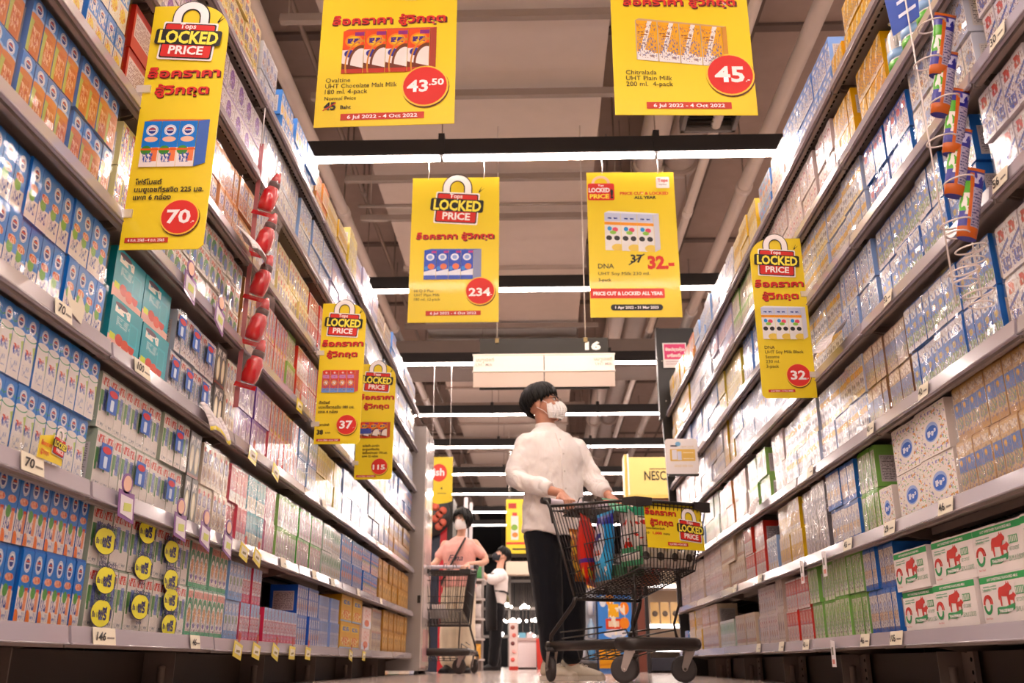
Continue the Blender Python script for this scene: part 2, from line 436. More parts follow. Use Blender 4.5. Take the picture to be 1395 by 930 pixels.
# ================================================================= packaging designs
ART = {}
def art(name, base, layers, **k): ART[name] = Art(name, base, layers, **k).m
W = '#efe6e2'
def logo(cx, cy, r=.30, ry=.13):
    return [('ell', cx, cy, r, ry, '#f3eeee'), ('ring', cx, cy, r*.86, ry*.86, .07, '#b9c2dc'), ('ell', cx, cy - ry*.05, r*.62, ry*.60, '#2b3f8c'), ('rect', cx - r*.55, cy + ry*.12, cx + r*.5, cy + ry*.34, '#d8654f'), ('rect', cx - r*.5, cy - ry*.1, cx + r*.55, cy + ry*.04, '#f3eeee')]
art('carton_blue_orange', W, [('band', .42, 1, '#4b86d4'), ('diag', .50, -.22, W), ('ell', .35, .42, .22, .09, '#5f9e4c'), ('ell', .5, .60, .36, .055, '#f0b79c'), ('blob', .2, .56, .8, .65, 14, .52, '#d5532f'),
    ('rect', .62, .16, .88, .46, '#f0a27c'), ('rect', .6, .44, .9, .48, '#cf4a2a'), ('blob', .1, .18, .62, .34, 12, .5, '#4a5fa8'), ('ell', .12, .02, .25, .16, '#ee8a55'), ('blob', .35, .03, .9, .14, 20, .55, '#7d8fc2')] + logo(.5, .82), side='#3a70c0', wrap=.5)
art('carton_white_blue_cap', '#e9e2da', [('ell', .95, .2, .3, .55, '#b9cf7a'), ('ell', .5, .15, .5, .5, '#eee8e4'), ('band', .68, 1, '#4b8ad8'), ('ell', .5, .66, .62, .09, '#eee8e4'), ('ring', .5, .74, .6, .10, .07, '#2f9a62'),
    ('ell', .5, .40, .30, .10, '#f2ece8'), ('blob', .22, .34, .8, .47, 11, .5, '#4b63b4'), ('blob', .22, .42, .7, .50, 9, .5, '#d9543c'), ('blob', .2, .1, .8, .26, 16, .56, '#9aa5c8')] + logo(.5, .86, .30, .105), side='#4b8ad8', wrap=.5)
art('carton_blue_milk', W, [('band', .36, 1, '#5794de'), ('diag', .44, -.2, W), ('ell', .4, .42, .26, .10, '#7db560'), ('ell', .5, .55, .33, .07, '#f4cbb8'), ('blob', .2, .5, .8, .6, 13, .5, '#d4552f'), ('blob', .15, .12, .8, .32, 12, .52, '#5568ad')] + logo(.5, .80), side='#3f78c8', wrap=.9)
art('carton_milk_tea', '#d98d5e', [('ell', .15, .3, .22, .5, '#b7c069'), ('ell', .55, .25, .34, .5, '#cf7c50'), ('blob', .25, .12, .85, .5, 9, .5, '#f1c7a9'), ('blob', .3, .2, .8, .4, 14, .55, '#c14b30'), ('band', .72, 1, '#5d90d4'), ('ell', .5, .70, .62, .08, '#a8c4e8'), ('ell', .5, .66, .62, .07, '#d98d5e')] + logo(.5, .86, .3, .12), side='#7a94c8', wrap=.8)
art('carton_white_green', '#ece4dc', [('rect', .04, .28, .96, .70, '#7fa06c'), ('ell', .3, .2, .4, .24, '#ece4dc'), ('ell', .75, .16, .3, .2, '#ece4dc'), ('rect', .46, .34, .84, .74, '#8f9ccb'), ('blob', .5, .38, .8, .7, 10, .5, '#4a5aa0'), ('rect', .1, .3, .3, .7, '#4e8b4b'), ('blob', .08, .80, .92, .95, 8, .47, '#d8473a'), ('blob', .1, .04, .9, .12, 18, .55, '#8a8f95')], side='#a3ad9a', wrap=.5)
art('carton_green_orange', '#efe3da', [('band', .82, .96, '#e8a79a'), ('ell', .5, .62, .46, .2, '#3fa277'), ('ell', .5, .42, .42, .28, '#f2e9df'), ('ell', .5, .45, .28, .16, '#f0b877'), ('ell', .5, .22, .22, .05, '#7a6bb4'), ('band', 0, .10, '#4fae7c')], side='#7fb89c', wrap=.5)
art('carton_pale_blue', '#e4e6ee', [('band', .62, 1, '#a9c4ea'), ('ell', .5, .5, .3, .12, '#8fb08a'), ('band', 0, .22, '#88aee2'), ('blob', .1, .7, .9, .92, 10, .5, '#ecebf2')], side='#8fb3e4')
art('carton_strawberry', '#ecdfe4', [('band', .66, 1, '#a6bfe6'), ('blob', .1, .3, .9, .62, 7, .48, '#c83a48'), ('band', 0, .24, '#e0486a'), ('blob', .1, .04, .9, .2, 12, .55, '#f2c6d0')], side='#d8556c')
art('carton_blue_stripes', '#dfe0ea', [('rect', 0, 0, .3, 1, '#4c74cc'), ('band', .55, 1, '#6f92dc'), ('blob', .2, .6, .95, .9, 9, .5, '#e8e8f0'), ('ell', .55, .28, .3, .12, '#d8a98a')], side='#3c62bc')
art('carton_lilac_blue', '#d9dcec', [('band', .6, 1, '#8fa9de'), ('rect', .7, 0, 1, .6, '#c4cbe8'), ('blob', .1, .1, .8, .5, 9, .5, '#7d90cc')], side='#98aee0')
art('case_yellow', '#dca73a', [('rect', .1, .62, .9, .86, '#e8c24f'), ('blob', .2, .66, .8, .82, 9, .46, '#5c79b8'), ('ell', .5, .28, .36, .16, '#d8753a'), ('blob', .1, .1, .9, .4, 8, .52, '#e8d9a0'), ('band', 0, .06, '#8fb0d0')], side='#c9953a', wrap=.15)
art('case_pink_white', '#ecd6cf', [('band', .0, .35, '#dfe3ee'), ('blob', .1, .5, .9, .9, 9, .55, '#e0a79c'), ('ell', .5, .25, .3, .16, '#d8836a')], side='#e2c8c0', wrap=.15)
art('case_gold', '#b98a4c', [('blob', .15, .15, .85, .85, 6, .5, '#d8b781'), ('rect', .3, .35, .7, .75, '#c9a063'), ('blob', .3, .4, .7, .7, 9, .5, '#6a4c2c'), ('band', .0, .1, '#9c7038')], side='#a87c44', wrap=.3)
art('bottle_box_black', '#3a3534', [('ell', .5, .4, .3, .3, '#c9b788'), ('ell', .5, .4, .2, .26, '#e6dcc0'), ('blob', .2, .72, .8, .9, 9, .5, '#d8cfc4'), ('rect', 0, 0, 1, .06, '#7a3a2c')], side='#55504a', wrap=.5)
art('carton_cream_blue', '#e6d6c0', [('rect', .2, .55, .85, .85, '#4a4f8c'), ('blob', .25, .58, .8, .82, 9, .5, '#d9d3dc'), ('ell', .3, .88, .2, .07, '#cf3f38'), ('ell', .5, .3, .34, .16, '#d9b277'), ('blob', .2, .2, .8, .4, 9, .5, '#8b5c3c')], side='#d8c8b4', wrap=.4)
art('carton_pink', '#ecdcd8', [('band', .3, .95, '#e0747c'), ('blob', .1, .4, .9, .85, 10, .55, '#efb1ae'), ('band', 0, .12, '#f0e4e0')], side='#d86a78')
art('carton_teal', '#e6e3d8', [('band', .42, 1, '#57b0c0'), ('blob', .1, .5, .9, .9, 10, .52, '#9fd0d8'), ('blob', .1, .1, .9, .42, 7, .5, '#a8b86c')], side='#4aa3b8')
art('carton_rose_stripe', '#efe0e0', [('rect', .35, .1, .65, .95, '#e08aa0'), ('blob', .0, .3, 1, .7, 8, .5, '#f0d0d8')], side='#e59aae')
art('carton_lime', '#e8e8dc', [('rect', .25, .2, .6, 1, '#a9cf82'), ('blob', .1, .2, .9, .7, 8, .5, '#c08ea8'), ('band', .86, 1, '#8fc06a')], side='#9cc97a')
art('carton_floral', '#ece6e2', [('blob', .05, .1, .95, .9, 5, .52, '#c9707c'), ('band', .9, 1, '#9fcf8e'), ('blob', .05, .1, .95, .9, 9, .6, '#8fb08c')], side='#6fbf62')
art('carton_mint', '#e6e8e2', [('band', .5, .9, '#b9d4c0'), ('blob', .1, .1, .9, .5, 8, .5, '#c3cfc4'), ('ring', .5, .7, .3, .12, .2, '#8fb49c'), ('ell', .5, .7, .3, .1, '#5f9c74'), ('ell', .5, .3, .25, .1, '#d8c08c')], side='#c4d4c8')
art('carton_blue_red', '#d4dcec', [('band', .55, 1, '#6f9bdc'), ('ell', .5, .45, .36, .14, '#e08a6a'), ('blob', .1, .05, .9, .35, 8, .5, '#5f84cc'), ('ell', .7, .78, .16, .07, '#d8473a')], side='#5f8cd4')
art('case_teal_granola', '#2f9fae', [('diag', .26, -.1, '#e9b9ac'), ('ell', .35, .26, .12, .11, '#d0442f'), ('ell', .55, .22, .12, .12, '#d8533a'), ('ell', .75, .26, .1, .11, '#c83a2c'), ('rect', .62, .30, .9, .74, '#49b4bf'), ('rect', .65, .34, .87, .70, '#3aa3b0'),
    ('blob', .12, .74, .6, .90, 7, .44, '#f1efe6'), ('ell', .3, .9, .2, .05, '#5a3a50'), ('txt', .2, .5, .62, .68, 5, '#bfe0e0'), ('rect', .05, .2, .22, .32, '#d3df3c')], side='#177a86', wrap=.35)
art('carton_dairy_blue', '#e8e2e0', [('blob', .1, .82, .9, .95, 8, .46, '#d8473a'), ('rect', .08, .25, .92, .74, '#a8bedc'), ('ell', .4, .18, .3, .2, '#ece6e4'), ('rect', .5, .3, .85, .72, '#8fa2cf'), ('blob', .1, .3, .9, .7, 8, .56, '#7fa06c')], side='#b9c4d4', wrap=.5)
art('carton_purple', '#d8cae0', [('rect', .1, .2, .5, .9, '#a888cc'), ('blob', .1, .1, .9, .9, 7, .52, '#8a64b8'), ('band', .9, 1, '#6a4aa4')], side='#6c48a8')
art('carton_purple_pink', '#e3c6cc', [('rect', .3, .12, .72, .9, '#5f5aa8'), ('blob', .3, .15, .72, .88, 7, .5, '#c8c4e2'), ('rect', .8, 0, 1, 1, '#e8737c'), ('ell', .45, .12, .2, .08, '#e8c04a')], side='#e0707c')
art('carton_silver_blue', '#c9cdd8', [('band', .4, .75, '#5f86cc'), ('blob', .1, .3, .9, .9, 7, .5, '#e2e2e8'), ('band', 0, .2, '#e0c08a')], side='#8fa2c4')
art('carton_lemon', '#e8ddae', [('blob', .05, .1, .95, .9, 6, .5, '#e2c95c'), ('blob', .1, .2, .9, .6, 9, .58, '#9fb8d4')], side='#d8c464')
art('carton_lacto_red', '#e8d36c', [('rect', .35, .02, .8, .98, '#d23a34'), ('blob', .38, .05, .78, .95, 7, .5, '#efe4dc'), ('blob', 0, .3, .35, .9, 9, .5, '#3f4a94')], side='#e4d9a0', wrap=.5)
art('carton_green_apple', '#ece6dc', [('ell', .5, .42, .44, .30, '#57a052'), ('ell', .72, .36, .26, .26, '#6a8fd0'), ('ell', .3, .12, .2, .12, '#f0ece4'), ('blob', .1, .76, .9, .94, 7, .46, '#e08a78'), ('rect', .22, .62, .30, .82, '#4c7a3c')], side='#e2dcd0', wrap=.3)
art('carton_brown_bottle', '#c98d52', [('band', .6, 1, '#b5733c'), ('blob', .1, .1, .9, .5, 7, .5, '#e4c9a4'), ('rect', .6, .2, .9, .5, '#5a6ab0')], side='#b07a48')
art('carton_orange_juice', '#ecd8c8', [('blob', .05, .05, .95, .5, 6, .48, '#dd8446'), ('rect', .2, .55, .9, .8, '#5a79c0'), ('blob', .2, .56, .9, .78, 8, .5, '#e6dce0'), ('band', .9, 1, '#e6a46c')], side='#dfa27a')
art('carton_violet_seal', '#e0d6dc', [('ell', .45, .62, .24, .30, '#7d4aa6'), ('blob', .3, .45, .6, .8, 9, .55, '#cbb2dc'), ('blob', .05, .06, .95, .34, 9, .58, '#b49cc8'), ('band', 0, .06, '#b7a1cf')], side='#d8ccd6', wrap=.4)
art('carton_pearl', '#e8e2e2', [('blob', .05, .1, .95, .9, 5, .55, '#c3cbe0'), ('band', .8, .95, '#d8dce8'), ('ell', .5, .62, .3, .13, '#8f9fce'), ('band', .0, .16, '#b9c3dc'), ('ell', .35, .3, .16, .07, '#d8a06c')], side='#d4d6e2', gscale=.8)
art('carton_lilac_pink', '#dfd3de', [('rect', 0, .5, 1, .95, '#aeb4dc'), ('blob', .05, .05, .95, .6, 6, .5, '#e29c98')], side='#c8c0dc')
art('carton_blue_yellow', '#e4ded4', [('band', .55, 1, '#6a98dc'), ('ell', .5, .3, .3, .16, '#ecd06c'), ('blob', .1, .6, .9, .9, 8, .5, '#ece6e0'), ('blob', .1, .1, .9, .5, 9, .56, '#d87c50')] + logo(.5, .82, .26, .1), side='#5c8cd4')
art('case_red', '#b9473c', [('rect', .08, .3, .92, .84, '#cbbab4'), ('txt', .12, .34, .88, .8, 10, '#7a4a48'), ('band', .88, 1, '#9c2f2a')], side='#a83a34', wrap=.3)
art('carton_yellow_navy', '#ead9b0', [('rect', .2, .3, .8, .62, '#48488c'), ('blob', .25, .33, .75, .6, 8, .5, '#c8c4dc'), ('ell', .4, .78, .2, .1, '#e0653c'), ('ell', .5, .12, .3, .12, '#e2c15a')], side='#dcc98c')
art('carton_sunrise', '#ecd9c4', [('blob', .05, .1, .95, .95, 5, .48, '#e28c50'), ('band', .8, 1, '#d8614a')], side='#dc9a64')
art('case_farm', '#ece4e0', [('band', .84, .98, '#3f9f5c'), ('ell', .13, .42, .10, .19, '#ece4e0'), ('ring', .13, .42, .085, .165, .13, '#c9473c'), ('rect', .03, .2, .24, .40, '#ece4e0'), ('ring', .13, .40, .085, .165, .0, '#3f9f5c'),
    ('txt', .06, .66, .34, .78, 2, '#8fb49a')], side='#e0d6d2', wrap=0, rough=.6)
art('carton_white_blue_gold', '#e8e2e0', [('band', .0, .14, '#4c78cc'), ('rect', .1, .3, .9, .5, '#e6c7a4'), ('ell', .5, .66, .34, .1, '#c9cde4'), ('blob', .1, .5, .9, .9, 8, .55, '#a6b2d4'), ('band', .92, 1, '#5c86d0')], side='#4c7ac4', wrap=.5)
art('carton_fresh_green', '#dfe6cc', [('rect', .0, .0, .2, 1, '#8fc76a'), ('rect', .3, .3, .75, .75, '#b4d48c'), ('blob', .2, .2, .9, .9, 7, .55, '#7fb45c'), ('band', .92, 1, '#76b84c')], side='#8cbf6c', wrap=.6)
art('carton_red_white', '#ecdcd8', [('band', .5, .95, '#d9534c'), ('blob', .1, .55, .9, .9, 8, .5, '#f0c2bc'), ('blob', .1, .05, .9, .4, 8, .54, '#d88a84')], side='#dc5a54')
art('carton_brown_cup', '#e2d3c8', [('ell', .5, .5, .3, .16, '#8c7064'), ('blob', .1, .1, .9, .9, 6, .55, '#c2a898')], side='#c9b6a8')
art('carton_beige', '#e6d8c8', [('blob', .1, .15, .9, .85, 6, .52, '#cdb59a'), ('band', .86, 1, '#dcc6a8'), ('ell', .5, .62, .3, .12, '#a8744c'), ('band', .1, .22, '#c08a5c')], side='#d6c2ac')
art('carton_gold_blue', '#d8b583', [('band', .42, .72, '#5f80c0'), ('ell', .35, .62, .16, .06, '#e8b04c'), ('blob', .1, .2, .9, .45, 8, .5, '#8aa06c'), ('blob', .1, .8, .9, .95, 9, .46, '#efe2cc'), ('band', 0, .12, '#c79a62')], side='#c49a68', wrap=.8)
art('case_oat', '#ebe3dc', [('blob', .02, .03, .98, .97, 11, .60, '#d8a06c'), ('blob', .02, .03, .98, .97, 14, .61, '#9a92c4'), ('blob', .02, .03, .98, .97, 17, .62, '#8fb87c'), ('ell', .5, .48, .30, .27, '#ebe3dc'), ('ell', .5, .48, .22, .20, '#9fb2e0'), ('ell', .5, .46, .19, .15, '#4a6fc4'), ('blob', .36, .40, .64, .52, 9, .48, '#dfe4f2')], side='#ddd2ca', wrap=0, rough=.6)
art('carton_charcoal', '#b4aaa8', [('rect', .1, .3, .45, .95, '#5a5558'), ('rect', .6, .1, .9, .6, '#6a6468'), ('blob', .05, .05, .95, .95, 7, .55, '#ddd4d0')], side='#6c6668', wrap=.8)
art('carton_butter', '#e6d6b4', [('band', .2, .6, '#e6b73c'), ('blob', .1, .6, .9, .95, 7, .55, '#d8c9b4')], side='#e0b848', wrap=.6)
art('carton_cow_label', '#e6e0e2', [('rect', .2, .68, .72, .95, '#e3dad8'), ('blob', .22, .7, .7, .94, 7, .42, '#c9402f'), ('stripe', .44, .22, .04, '#4a5ea8'), ('blob', .1, .08, .9, .36, 6, .46, '#5464b4'), ('ring', .3, .45, .12, .05, .2, '#6a74b8')], side='#d8d2d8', wrap=.5)
art('carton_blue_pasture', '#dfe0e8', [('band', .34, .85, '#6f97da'), ('blob', .1, .68, .9, .86, 7, .46, '#e6ebf4'), ('ell', .5, .52, .22, .07, '#d8c070'), ('blob', .05, .14, .95, .38, 6, .46, '#8fb470'), ('band', 0, .1, '#e6e4ea')], side='#4c7ac4', wrap=.7)
art('carton_brown_pasture', '#cdb49c', [('band', .34, .7, '#8a97bc'), ('blob', .05, .2, .95, .42, 6, .46, '#a0a06c'), ('blob', .1, .75, .9, .95, 7, .46, '#e8dac8')], side='#8c6a54', wrap=.7)
art('carton_spotted_yellow', '#e6e2dc', [('band', .55, .72, '#e8b85c'), ('ell', .3, .36, .16, .07, '#6a6460'), ('ell', .7, .34, .16, .07, '#6a6460'), ('blob', .1, .74, .9, .96, 7, .5, '#a6b8e0'), ('band', 0, .16, '#e8cf94')], side='#bfcbe6', wrap=.9)
art('carton_ice_blue', '#dde2ec', [('band', .3, .9, '#b4c8ea'), ('blob', .1, .1, .9, .9, 6, .55, '#f0eef2'), ('ell', .5, .72, .32, .08, '#eef0f6'), ('ell', .5, .72, .22, .05, '#4a74c4'), ('ell', .4, .2, .2, .08, '#d8b86c')], side='#9cb8e6', wrap=1)
art('carton_blue_ruby', '#d4d2e0', [('band', .5, 1, '#5a6cc0'), ('blob', .05, .1, .95, .95, 6, .52, '#e2c3c4'), ('ell', .5, .72, .3, .1, '#d0556a')], side='#4c7ac4', wrap=.9)
art('carton_yellow_white', '#e6b34a', [('stripe', .4, .9, .12, '#efe3cc'), ('blob', .2, .6, .6, .9, 8, .55, '#8c6a3c'), ('band', 0, .16, '#ece0cc')], side='#d9a43a', wrap=.5)
art('carton_blush', '#e8dcd8', [('blob', .1, .1, .9, .9, 5, .52, '#dcc2c8'), ('band', .0, .2, '#e4d4cc'), ('ell', .5, .68, .32, .11, '#c9707c'), ('ell', .5, .66, .2, .07, '#efe4e0'), ('ell', .6, .34, .22, .1, '#d9a878')], side='#dccac8', wrap=1)
art('carton_white_blue_drop', '#e6e4ea', [('band', .7, 1, '#7aa0e0'), ('ell', .5, .5, .3, .16, '#9cb8e8'), ('blob', .1, .1, .9, .9, 7, .58, '#5f88d8'), ('ell', .5, .84, .3, .06, '#eef0f6')], side='#8aacea', wrap=1)

DESC = dict(carton_blue_orange='blue and orange milk cartons', carton_white_blue_cap='white cartons with blue tops', carton_blue_milk='blue milk cartons', carton_milk_tea='orange-brown tea milk cartons', carton_white_green='white and green dairy cartons',
 carton_green_orange='slim green-topped cartons', carton_pale_blue='pale blue cartons', carton_strawberry='strawberry pink cartons', carton_blue_stripes='deep blue striped cartons', carton_lilac_blue='lilac-blue cartons', case_yellow='yellow cardboard case', case_pink_white='pink-white cardboard case',
 case_gold='gold-brown case', bottle_box_black='black product box', carton_cream_blue='cream cartons with navy badge', carton_pink='pink cartons', carton_teal='teal-topped cartons', carton_rose_stripe='rose striped cartons', carton_lime='lime green cartons', carton_floral='red floral cartons',
 carton_mint='mint white cartons', carton_blue_red='blue cartons with red spot', case_teal_granola='teal fruit case', carton_dairy_blue='white-blue dairy cartons', carton_purple='purple cartons', carton_purple_pink='purple-pink cartons', carton_silver_blue='silver-blue cartons', carton_lemon='lemon yellow cartons',
 carton_lacto_red='red-yellow cartons', carton_green_apple='white cartons with green fruit', carton_brown_bottle='brown-orange cartons', carton_orange_juice='orange fruit cartons', carton_violet_seal='white cartons with violet ovals', carton_pearl='pearly white cartons', carton_lilac_pink='lilac and salmon cartons',
 carton_blue_yellow='blue cartons with yellow dot', case_red='red-topped box', carton_yellow_navy='cream-yellow cartons with navy mark', carton_sunrise='orange-red cartons', case_farm='white green-banded milk case', carton_white_blue_gold='white-blue cartons with gold band', carton_fresh_green='fresh green cartons',
 carton_red_white='red-white cartons', carton_brown_cup='brown cup cartons', carton_beige='beige cartons', carton_gold_blue='gold and blue cartons', case_oat='white case with blue ovals', carton_charcoal='charcoal grey cartons', carton_butter='butter yellow cartons', carton_cow_label='white cartons with red cow',
 carton_blue_pasture='blue pasture milk cartons', carton_brown_pasture='brown pasture milk cartons', carton_spotted_yellow='white-yellow spotted cartons', carton_ice_blue='ice blue cartons', carton_blue_ruby='blue-ruby cartons', carton_yellow_white='yellow milk cartons', carton_blush='blush white cartons', carton_white_blue_drop='white cartons with blue drop')
# ================================================================= shelving bays
SX = 1.06
ZB = {'L': [.118, .445, .790, 1.135, 1.465, 1.812, 2.135], 'R': [.128, .440, .757, 1.088, 1.397, 1.700, 2.003]}
JOINT = {'L': [1.19, 2.15, 3.12, 4.13, 5.07, 6.05, 7.0, 7.95], 'R': [1.02, 1.96, 2.89, 3.82, 4.73, 5.65, 6.58, 7.5]}
shelf_m = mat('shelf_grey', '#948781', .5, metal=.15, var=.08)
under_m = mat('shelf_unlit_tone', '#6d5f57', .65, metal=.1)  # unlit look under the shelves put into a darker shelf colour
rail_m = mat('price_rail_plastic', '#aaa0a8', .22, coat=.6, var=.05)
back_m = mat('bay_back_panel', '#4a3f3a', .8)
kick_m = mat('kick_plate', '#4a3c33', .6)
foot_m = mat('foot_grey', '#8a7c73', .55, metal=.3)
hole_m = mat('punched_hole', '#1a1614', .9, var=0)
DEPTH = .43
def shelf_mesh(w):
    m = MB()
    m.box(.004, -.002, .030, w - .004, DEPTH, .045)            # deck
    m.prism([(.003, 0), (w - .003, 0), (w - .003, .045), (.003, .045)], -.0, .014)   # front face
    for y in (.12, .26): m.box(.01, y, .008, w - .01, y + .03, .030)
    return m.mesh('shelf')
def perf_mesh(w):
    m = MB(); n = int(w / .03)
    for i in range(n):
        for y in (.028, .23): m.box(.02 + i*.03, y, .0275, .035 + i*.03, y + .008, .0298)
    return m.mesh('perforation')
def arm_mesh():
    m = MB()
    m.quad([(0, .02, .03), (0, DEPTH, .03), (0, DEPTH, -.06), (0, .03, .012)]); m.quad([(.005, .02, .03), (.005, .03, .012), (.005, DEPTH, -.06), (.005, DEPTH, .03)])
    m.quad([(0, .02, .03), (0, .03, .012), (.005, .03, .012), (.005, .02, .03)]); m.quad([(0, .03, .012), (0, DEPTH, -.06), (.005, DEPTH, -.06), (.005, .03, .012)])
    return m.mesh('bracket')
def rail_mesh(w):
    m = MB()
    pts = [(-.004, .006), (-.013, .008), (-.006, .047), (-.001, .047)]
    m.loft([[(x, y, z) for y, z in pts] for x in (.006, w - .006)], smooth=False)
    m.tube([(.006, -.0135, .008), (w - .006, -.0135, .008)], .0025, 6)
    return m.mesh('price_rail')
WAYS = ['nearest', 'second', 'third', 'fourth', 'fifth', 'sixth', 'seventh']
def side_frame(side, y):
    """transform taking shelf coordinates (x along, y back, z up) to the world"""
    return ((-SX, y, 0), R(90)) if side == 'L' else ((SX, y, 0), R(-90))
for side, word in (('L', 'left'), ('R', 'right')):
    J = JOINT[side]; am = arm_mesh()
    for b in range(len(J) - 1):
      w = round(J[b+1] - J[b], 3) - .002
      sm, pm, rm = shelf_mesh(w), perf_mesh(w), rail_mesh(w)
      if 1:
        kick = MB().box(0, .20, 0, w, .212, .118).mesh('kick_plate')
        back = MB().box(0, DEPTH, 0, w, DEPTH + .02, 2.42 if side == 'L' else 2.3).mesh('back_panel')
        post = MB().box(-.018, DEPTH - .025, 0, .018, DEPTH + .0, 2.5 if side == 'L' else 2.35).mesh('upright')
        foot = MB().box(-.03, .17, 0, .05, .185, .117).box(-.032, .10, 0, -.028, .2, .117).mesh('foot_plate')
        fh = MB()
        for z in (.03, .06, .095): fh.lathe([(.006, -.001), (.006, .001)], 10, (.035, .1695, z), 'y')
        holes = fh.mesh('hole')
        leg = MB().lathe([(.0, 0), (.018, 0), (.018, .008), (.013, .01), (.013, .07), (.015, .075), (0, .08)], 12, (0, .14, .0)).mesh('levelling_leg')
        y0 = J[b] if side == 'L' else J[b] + w
        loc, rz = side_frame(side, y0)
        bay = empty('shelving_bay', loc, rz)
        nm = ORD[b - 1] if b else ''
        tag(bay, 'grey steel shelving bay, %s side of the aisle, %s' % (word, ('nearest, cut by the frame edge' if b == 0 else nm + ' after the nearest')), 'shelving')
        link('back_panel', back, back_m, bay); link('kick_plate', kick, kick_m, bay)
        for xx in ((0,) if b else (0, w)) if side == 'L' else ((w,) if b else (0, w)):
            pass
        xx = 0 if side == 'L' else w
        link('upright', post, foot_m, bay, (xx, 0, 0))
        f = link('foot_plate', foot, foot_m, bay, (xx, 0, 0)); link('hole', holes, hole_m, f)['kind'] = 'stuff'
        link('levelling_leg', leg, foot_m, bay, (xx - .03, 0, .0))
        for k, z in enumerate(ZB[side]):
            dz = random.uniform(-.002, .002)
            s = link('shelf', sm, shelf_m, bay, (0, 0, z + dz))
            link('perforation', pm, hole_m, s)['kind'] = 'stuff'
            link('price_rail', rm, rail_m, s)
            for xa in (.004, w - .009): link('bracket', am, under_m, s, (xa, 0, 0))

# ================================================================= goods
SHELFWORD = ['bottom', 'second', 'third', 'fourth', 'fifth', 'sixth', 'top']
COUNT = {}
MESHC = {}
def carton_mesh(w, h, d):
    k = ('c', w, h, d)
    if k not in MESHC:
        m = MB(); e = .0012
        m.box(e, 0, 0, w - e, d, h - .006, art=True)
        # folded top: a low ridge with side flaps
        m.prism([(e, h - .006), (w - e, h - .006), (w - e, h - .001), (w*.5, h), (e, h - .001)], .002, d - .002)
        for i in range(len(m.uv) - 7, len(m.uv)): m.uv[i] = [(4.5, .5)] * len(m.f[i])
        MESHC[k] = m.mesh('carton')
    return MESHC[k]
def block_mesh(w, h, d, n):
    k = ('b', w, h, d, n)
    if k not in MESHC:
        m = MB(); e = .0015
        for i in range(n): m.box(i*w + e, 0, 0, (i+1)*w - e, d, h, art=True)
        MESHC[k] = m.mesh('pack')
    return MESHC[k]
def case_mesh(w, h, d, flaps=True):
    k = ('x', w, h, d)
    if k not in MESHC:
        m = MB(); m.box(0, 0, 0, w, d, h, art=True)
        if flaps:
            n0 = len(m.uv); m.box(.002, .001, h, w*.48, d*.49, h + .003); m.box(w*.52, .002, h, w - .002, d*.49, h + .002)
            for i in range(n0, len(m.uv)): m.uv[i] = [(4.5, .5)] * len(m.f[i])
        MESHC[k] = m.mesh('case')
    return MESHC[k]
MC = {}
PACKS = []
film_m = bpy.data.materials.new('shrink_film'); film_m.use_nodes = True
_nt = film_m.node_tree; _nt.nodes.clear()
_o = _nt.nodes.new('ShaderNodeOutputMaterial'); _mx = _nt.nodes.new('ShaderNodeMixShader'); _t = _nt.nodes.new('ShaderNodeBsdfTransparent'); _g = _nt.nodes.new('ShaderNodeBsdfGlossy')
_g.inputs['Roughness'].default_value = .12; _g.inputs['Color'].default_value = (1, 1, 1, 1); _t.inputs['Color'].default_value = (.985, .985, .985, 1)
_f = _nt.nodes.new('ShaderNodeFresnel'); _f.inputs['IOR'].default_value = 1.5
_k = _nt.nodes.new('ShaderNodeMath'); _k.operation = 'MULTIPLY_ADD'; _k.inputs[1].default_value = .10; _k.inputs[2].default_value = .075; _k.use_clamp = True
_nt.links.new(_f.outputs[0], _k.inputs[0]); _nt.links.new(_k.outputs[0], _mx.inputs[0]); _nt.links.new(_t.outputs[0], _mx.inputs[1]); _nt.links.new(_g.outputs[0], _mx.inputs[2]); _nt.links.new(_mx.outputs[0], _o.inputs[0])
def film_grid(mb, W_, h, amp, seed, cell=.013):
    nu, nv = max(3, int(W_ / cell)), max(3, int(h / cell)); g = {}
    for j in range(nv + 1):
        for i in range(nu + 1):
            x, z = -.001 + (W_ + .002) * i / nu, .001 + (h + .001) * j / nv
            p = Vector((x * 22 + seed * 9.1, z * 30 + seed * 3.3, seed * 1.7))
            q = noise.noise(p) + .55 * noise.noise(p * 2.3)
            edge = (1.0 if 0 < i < nu else .3) * max(.12, min(1.3, .65 + 1.9 * noise.noise(Vector((x * 9 + seed * 5, z * 9, seed)))))
            g[i, j] = (x + .002 * noise.noise(p * 3) * edge, -.0035 - amp * (.8 + q) * edge, z)
    for j in range(nv):
        for i in range(nu): mb.quad([g[i, j], g[i+1, j], g[i+1, j+1], g[i, j+1]], None, True)
    return mb
def film_mesh(W_, h, amp, v):
    k = ('f', W_, h, amp, v)
    if k not in MESHC:
        m = film_grid(MB(), W_, h, amp, v + 1).mesh('shrink_wrap'); m.materials.append(film_m); MESHC[k] = m
    return MESHC[k]
def with_mat(me, name):
    k = (me.name, name)
    if k not in MC:
        c = me.copy(); c.materials.clear(); c.materials.append(ART[name]); c.name = name; MC[k] = c
    return MC[k]
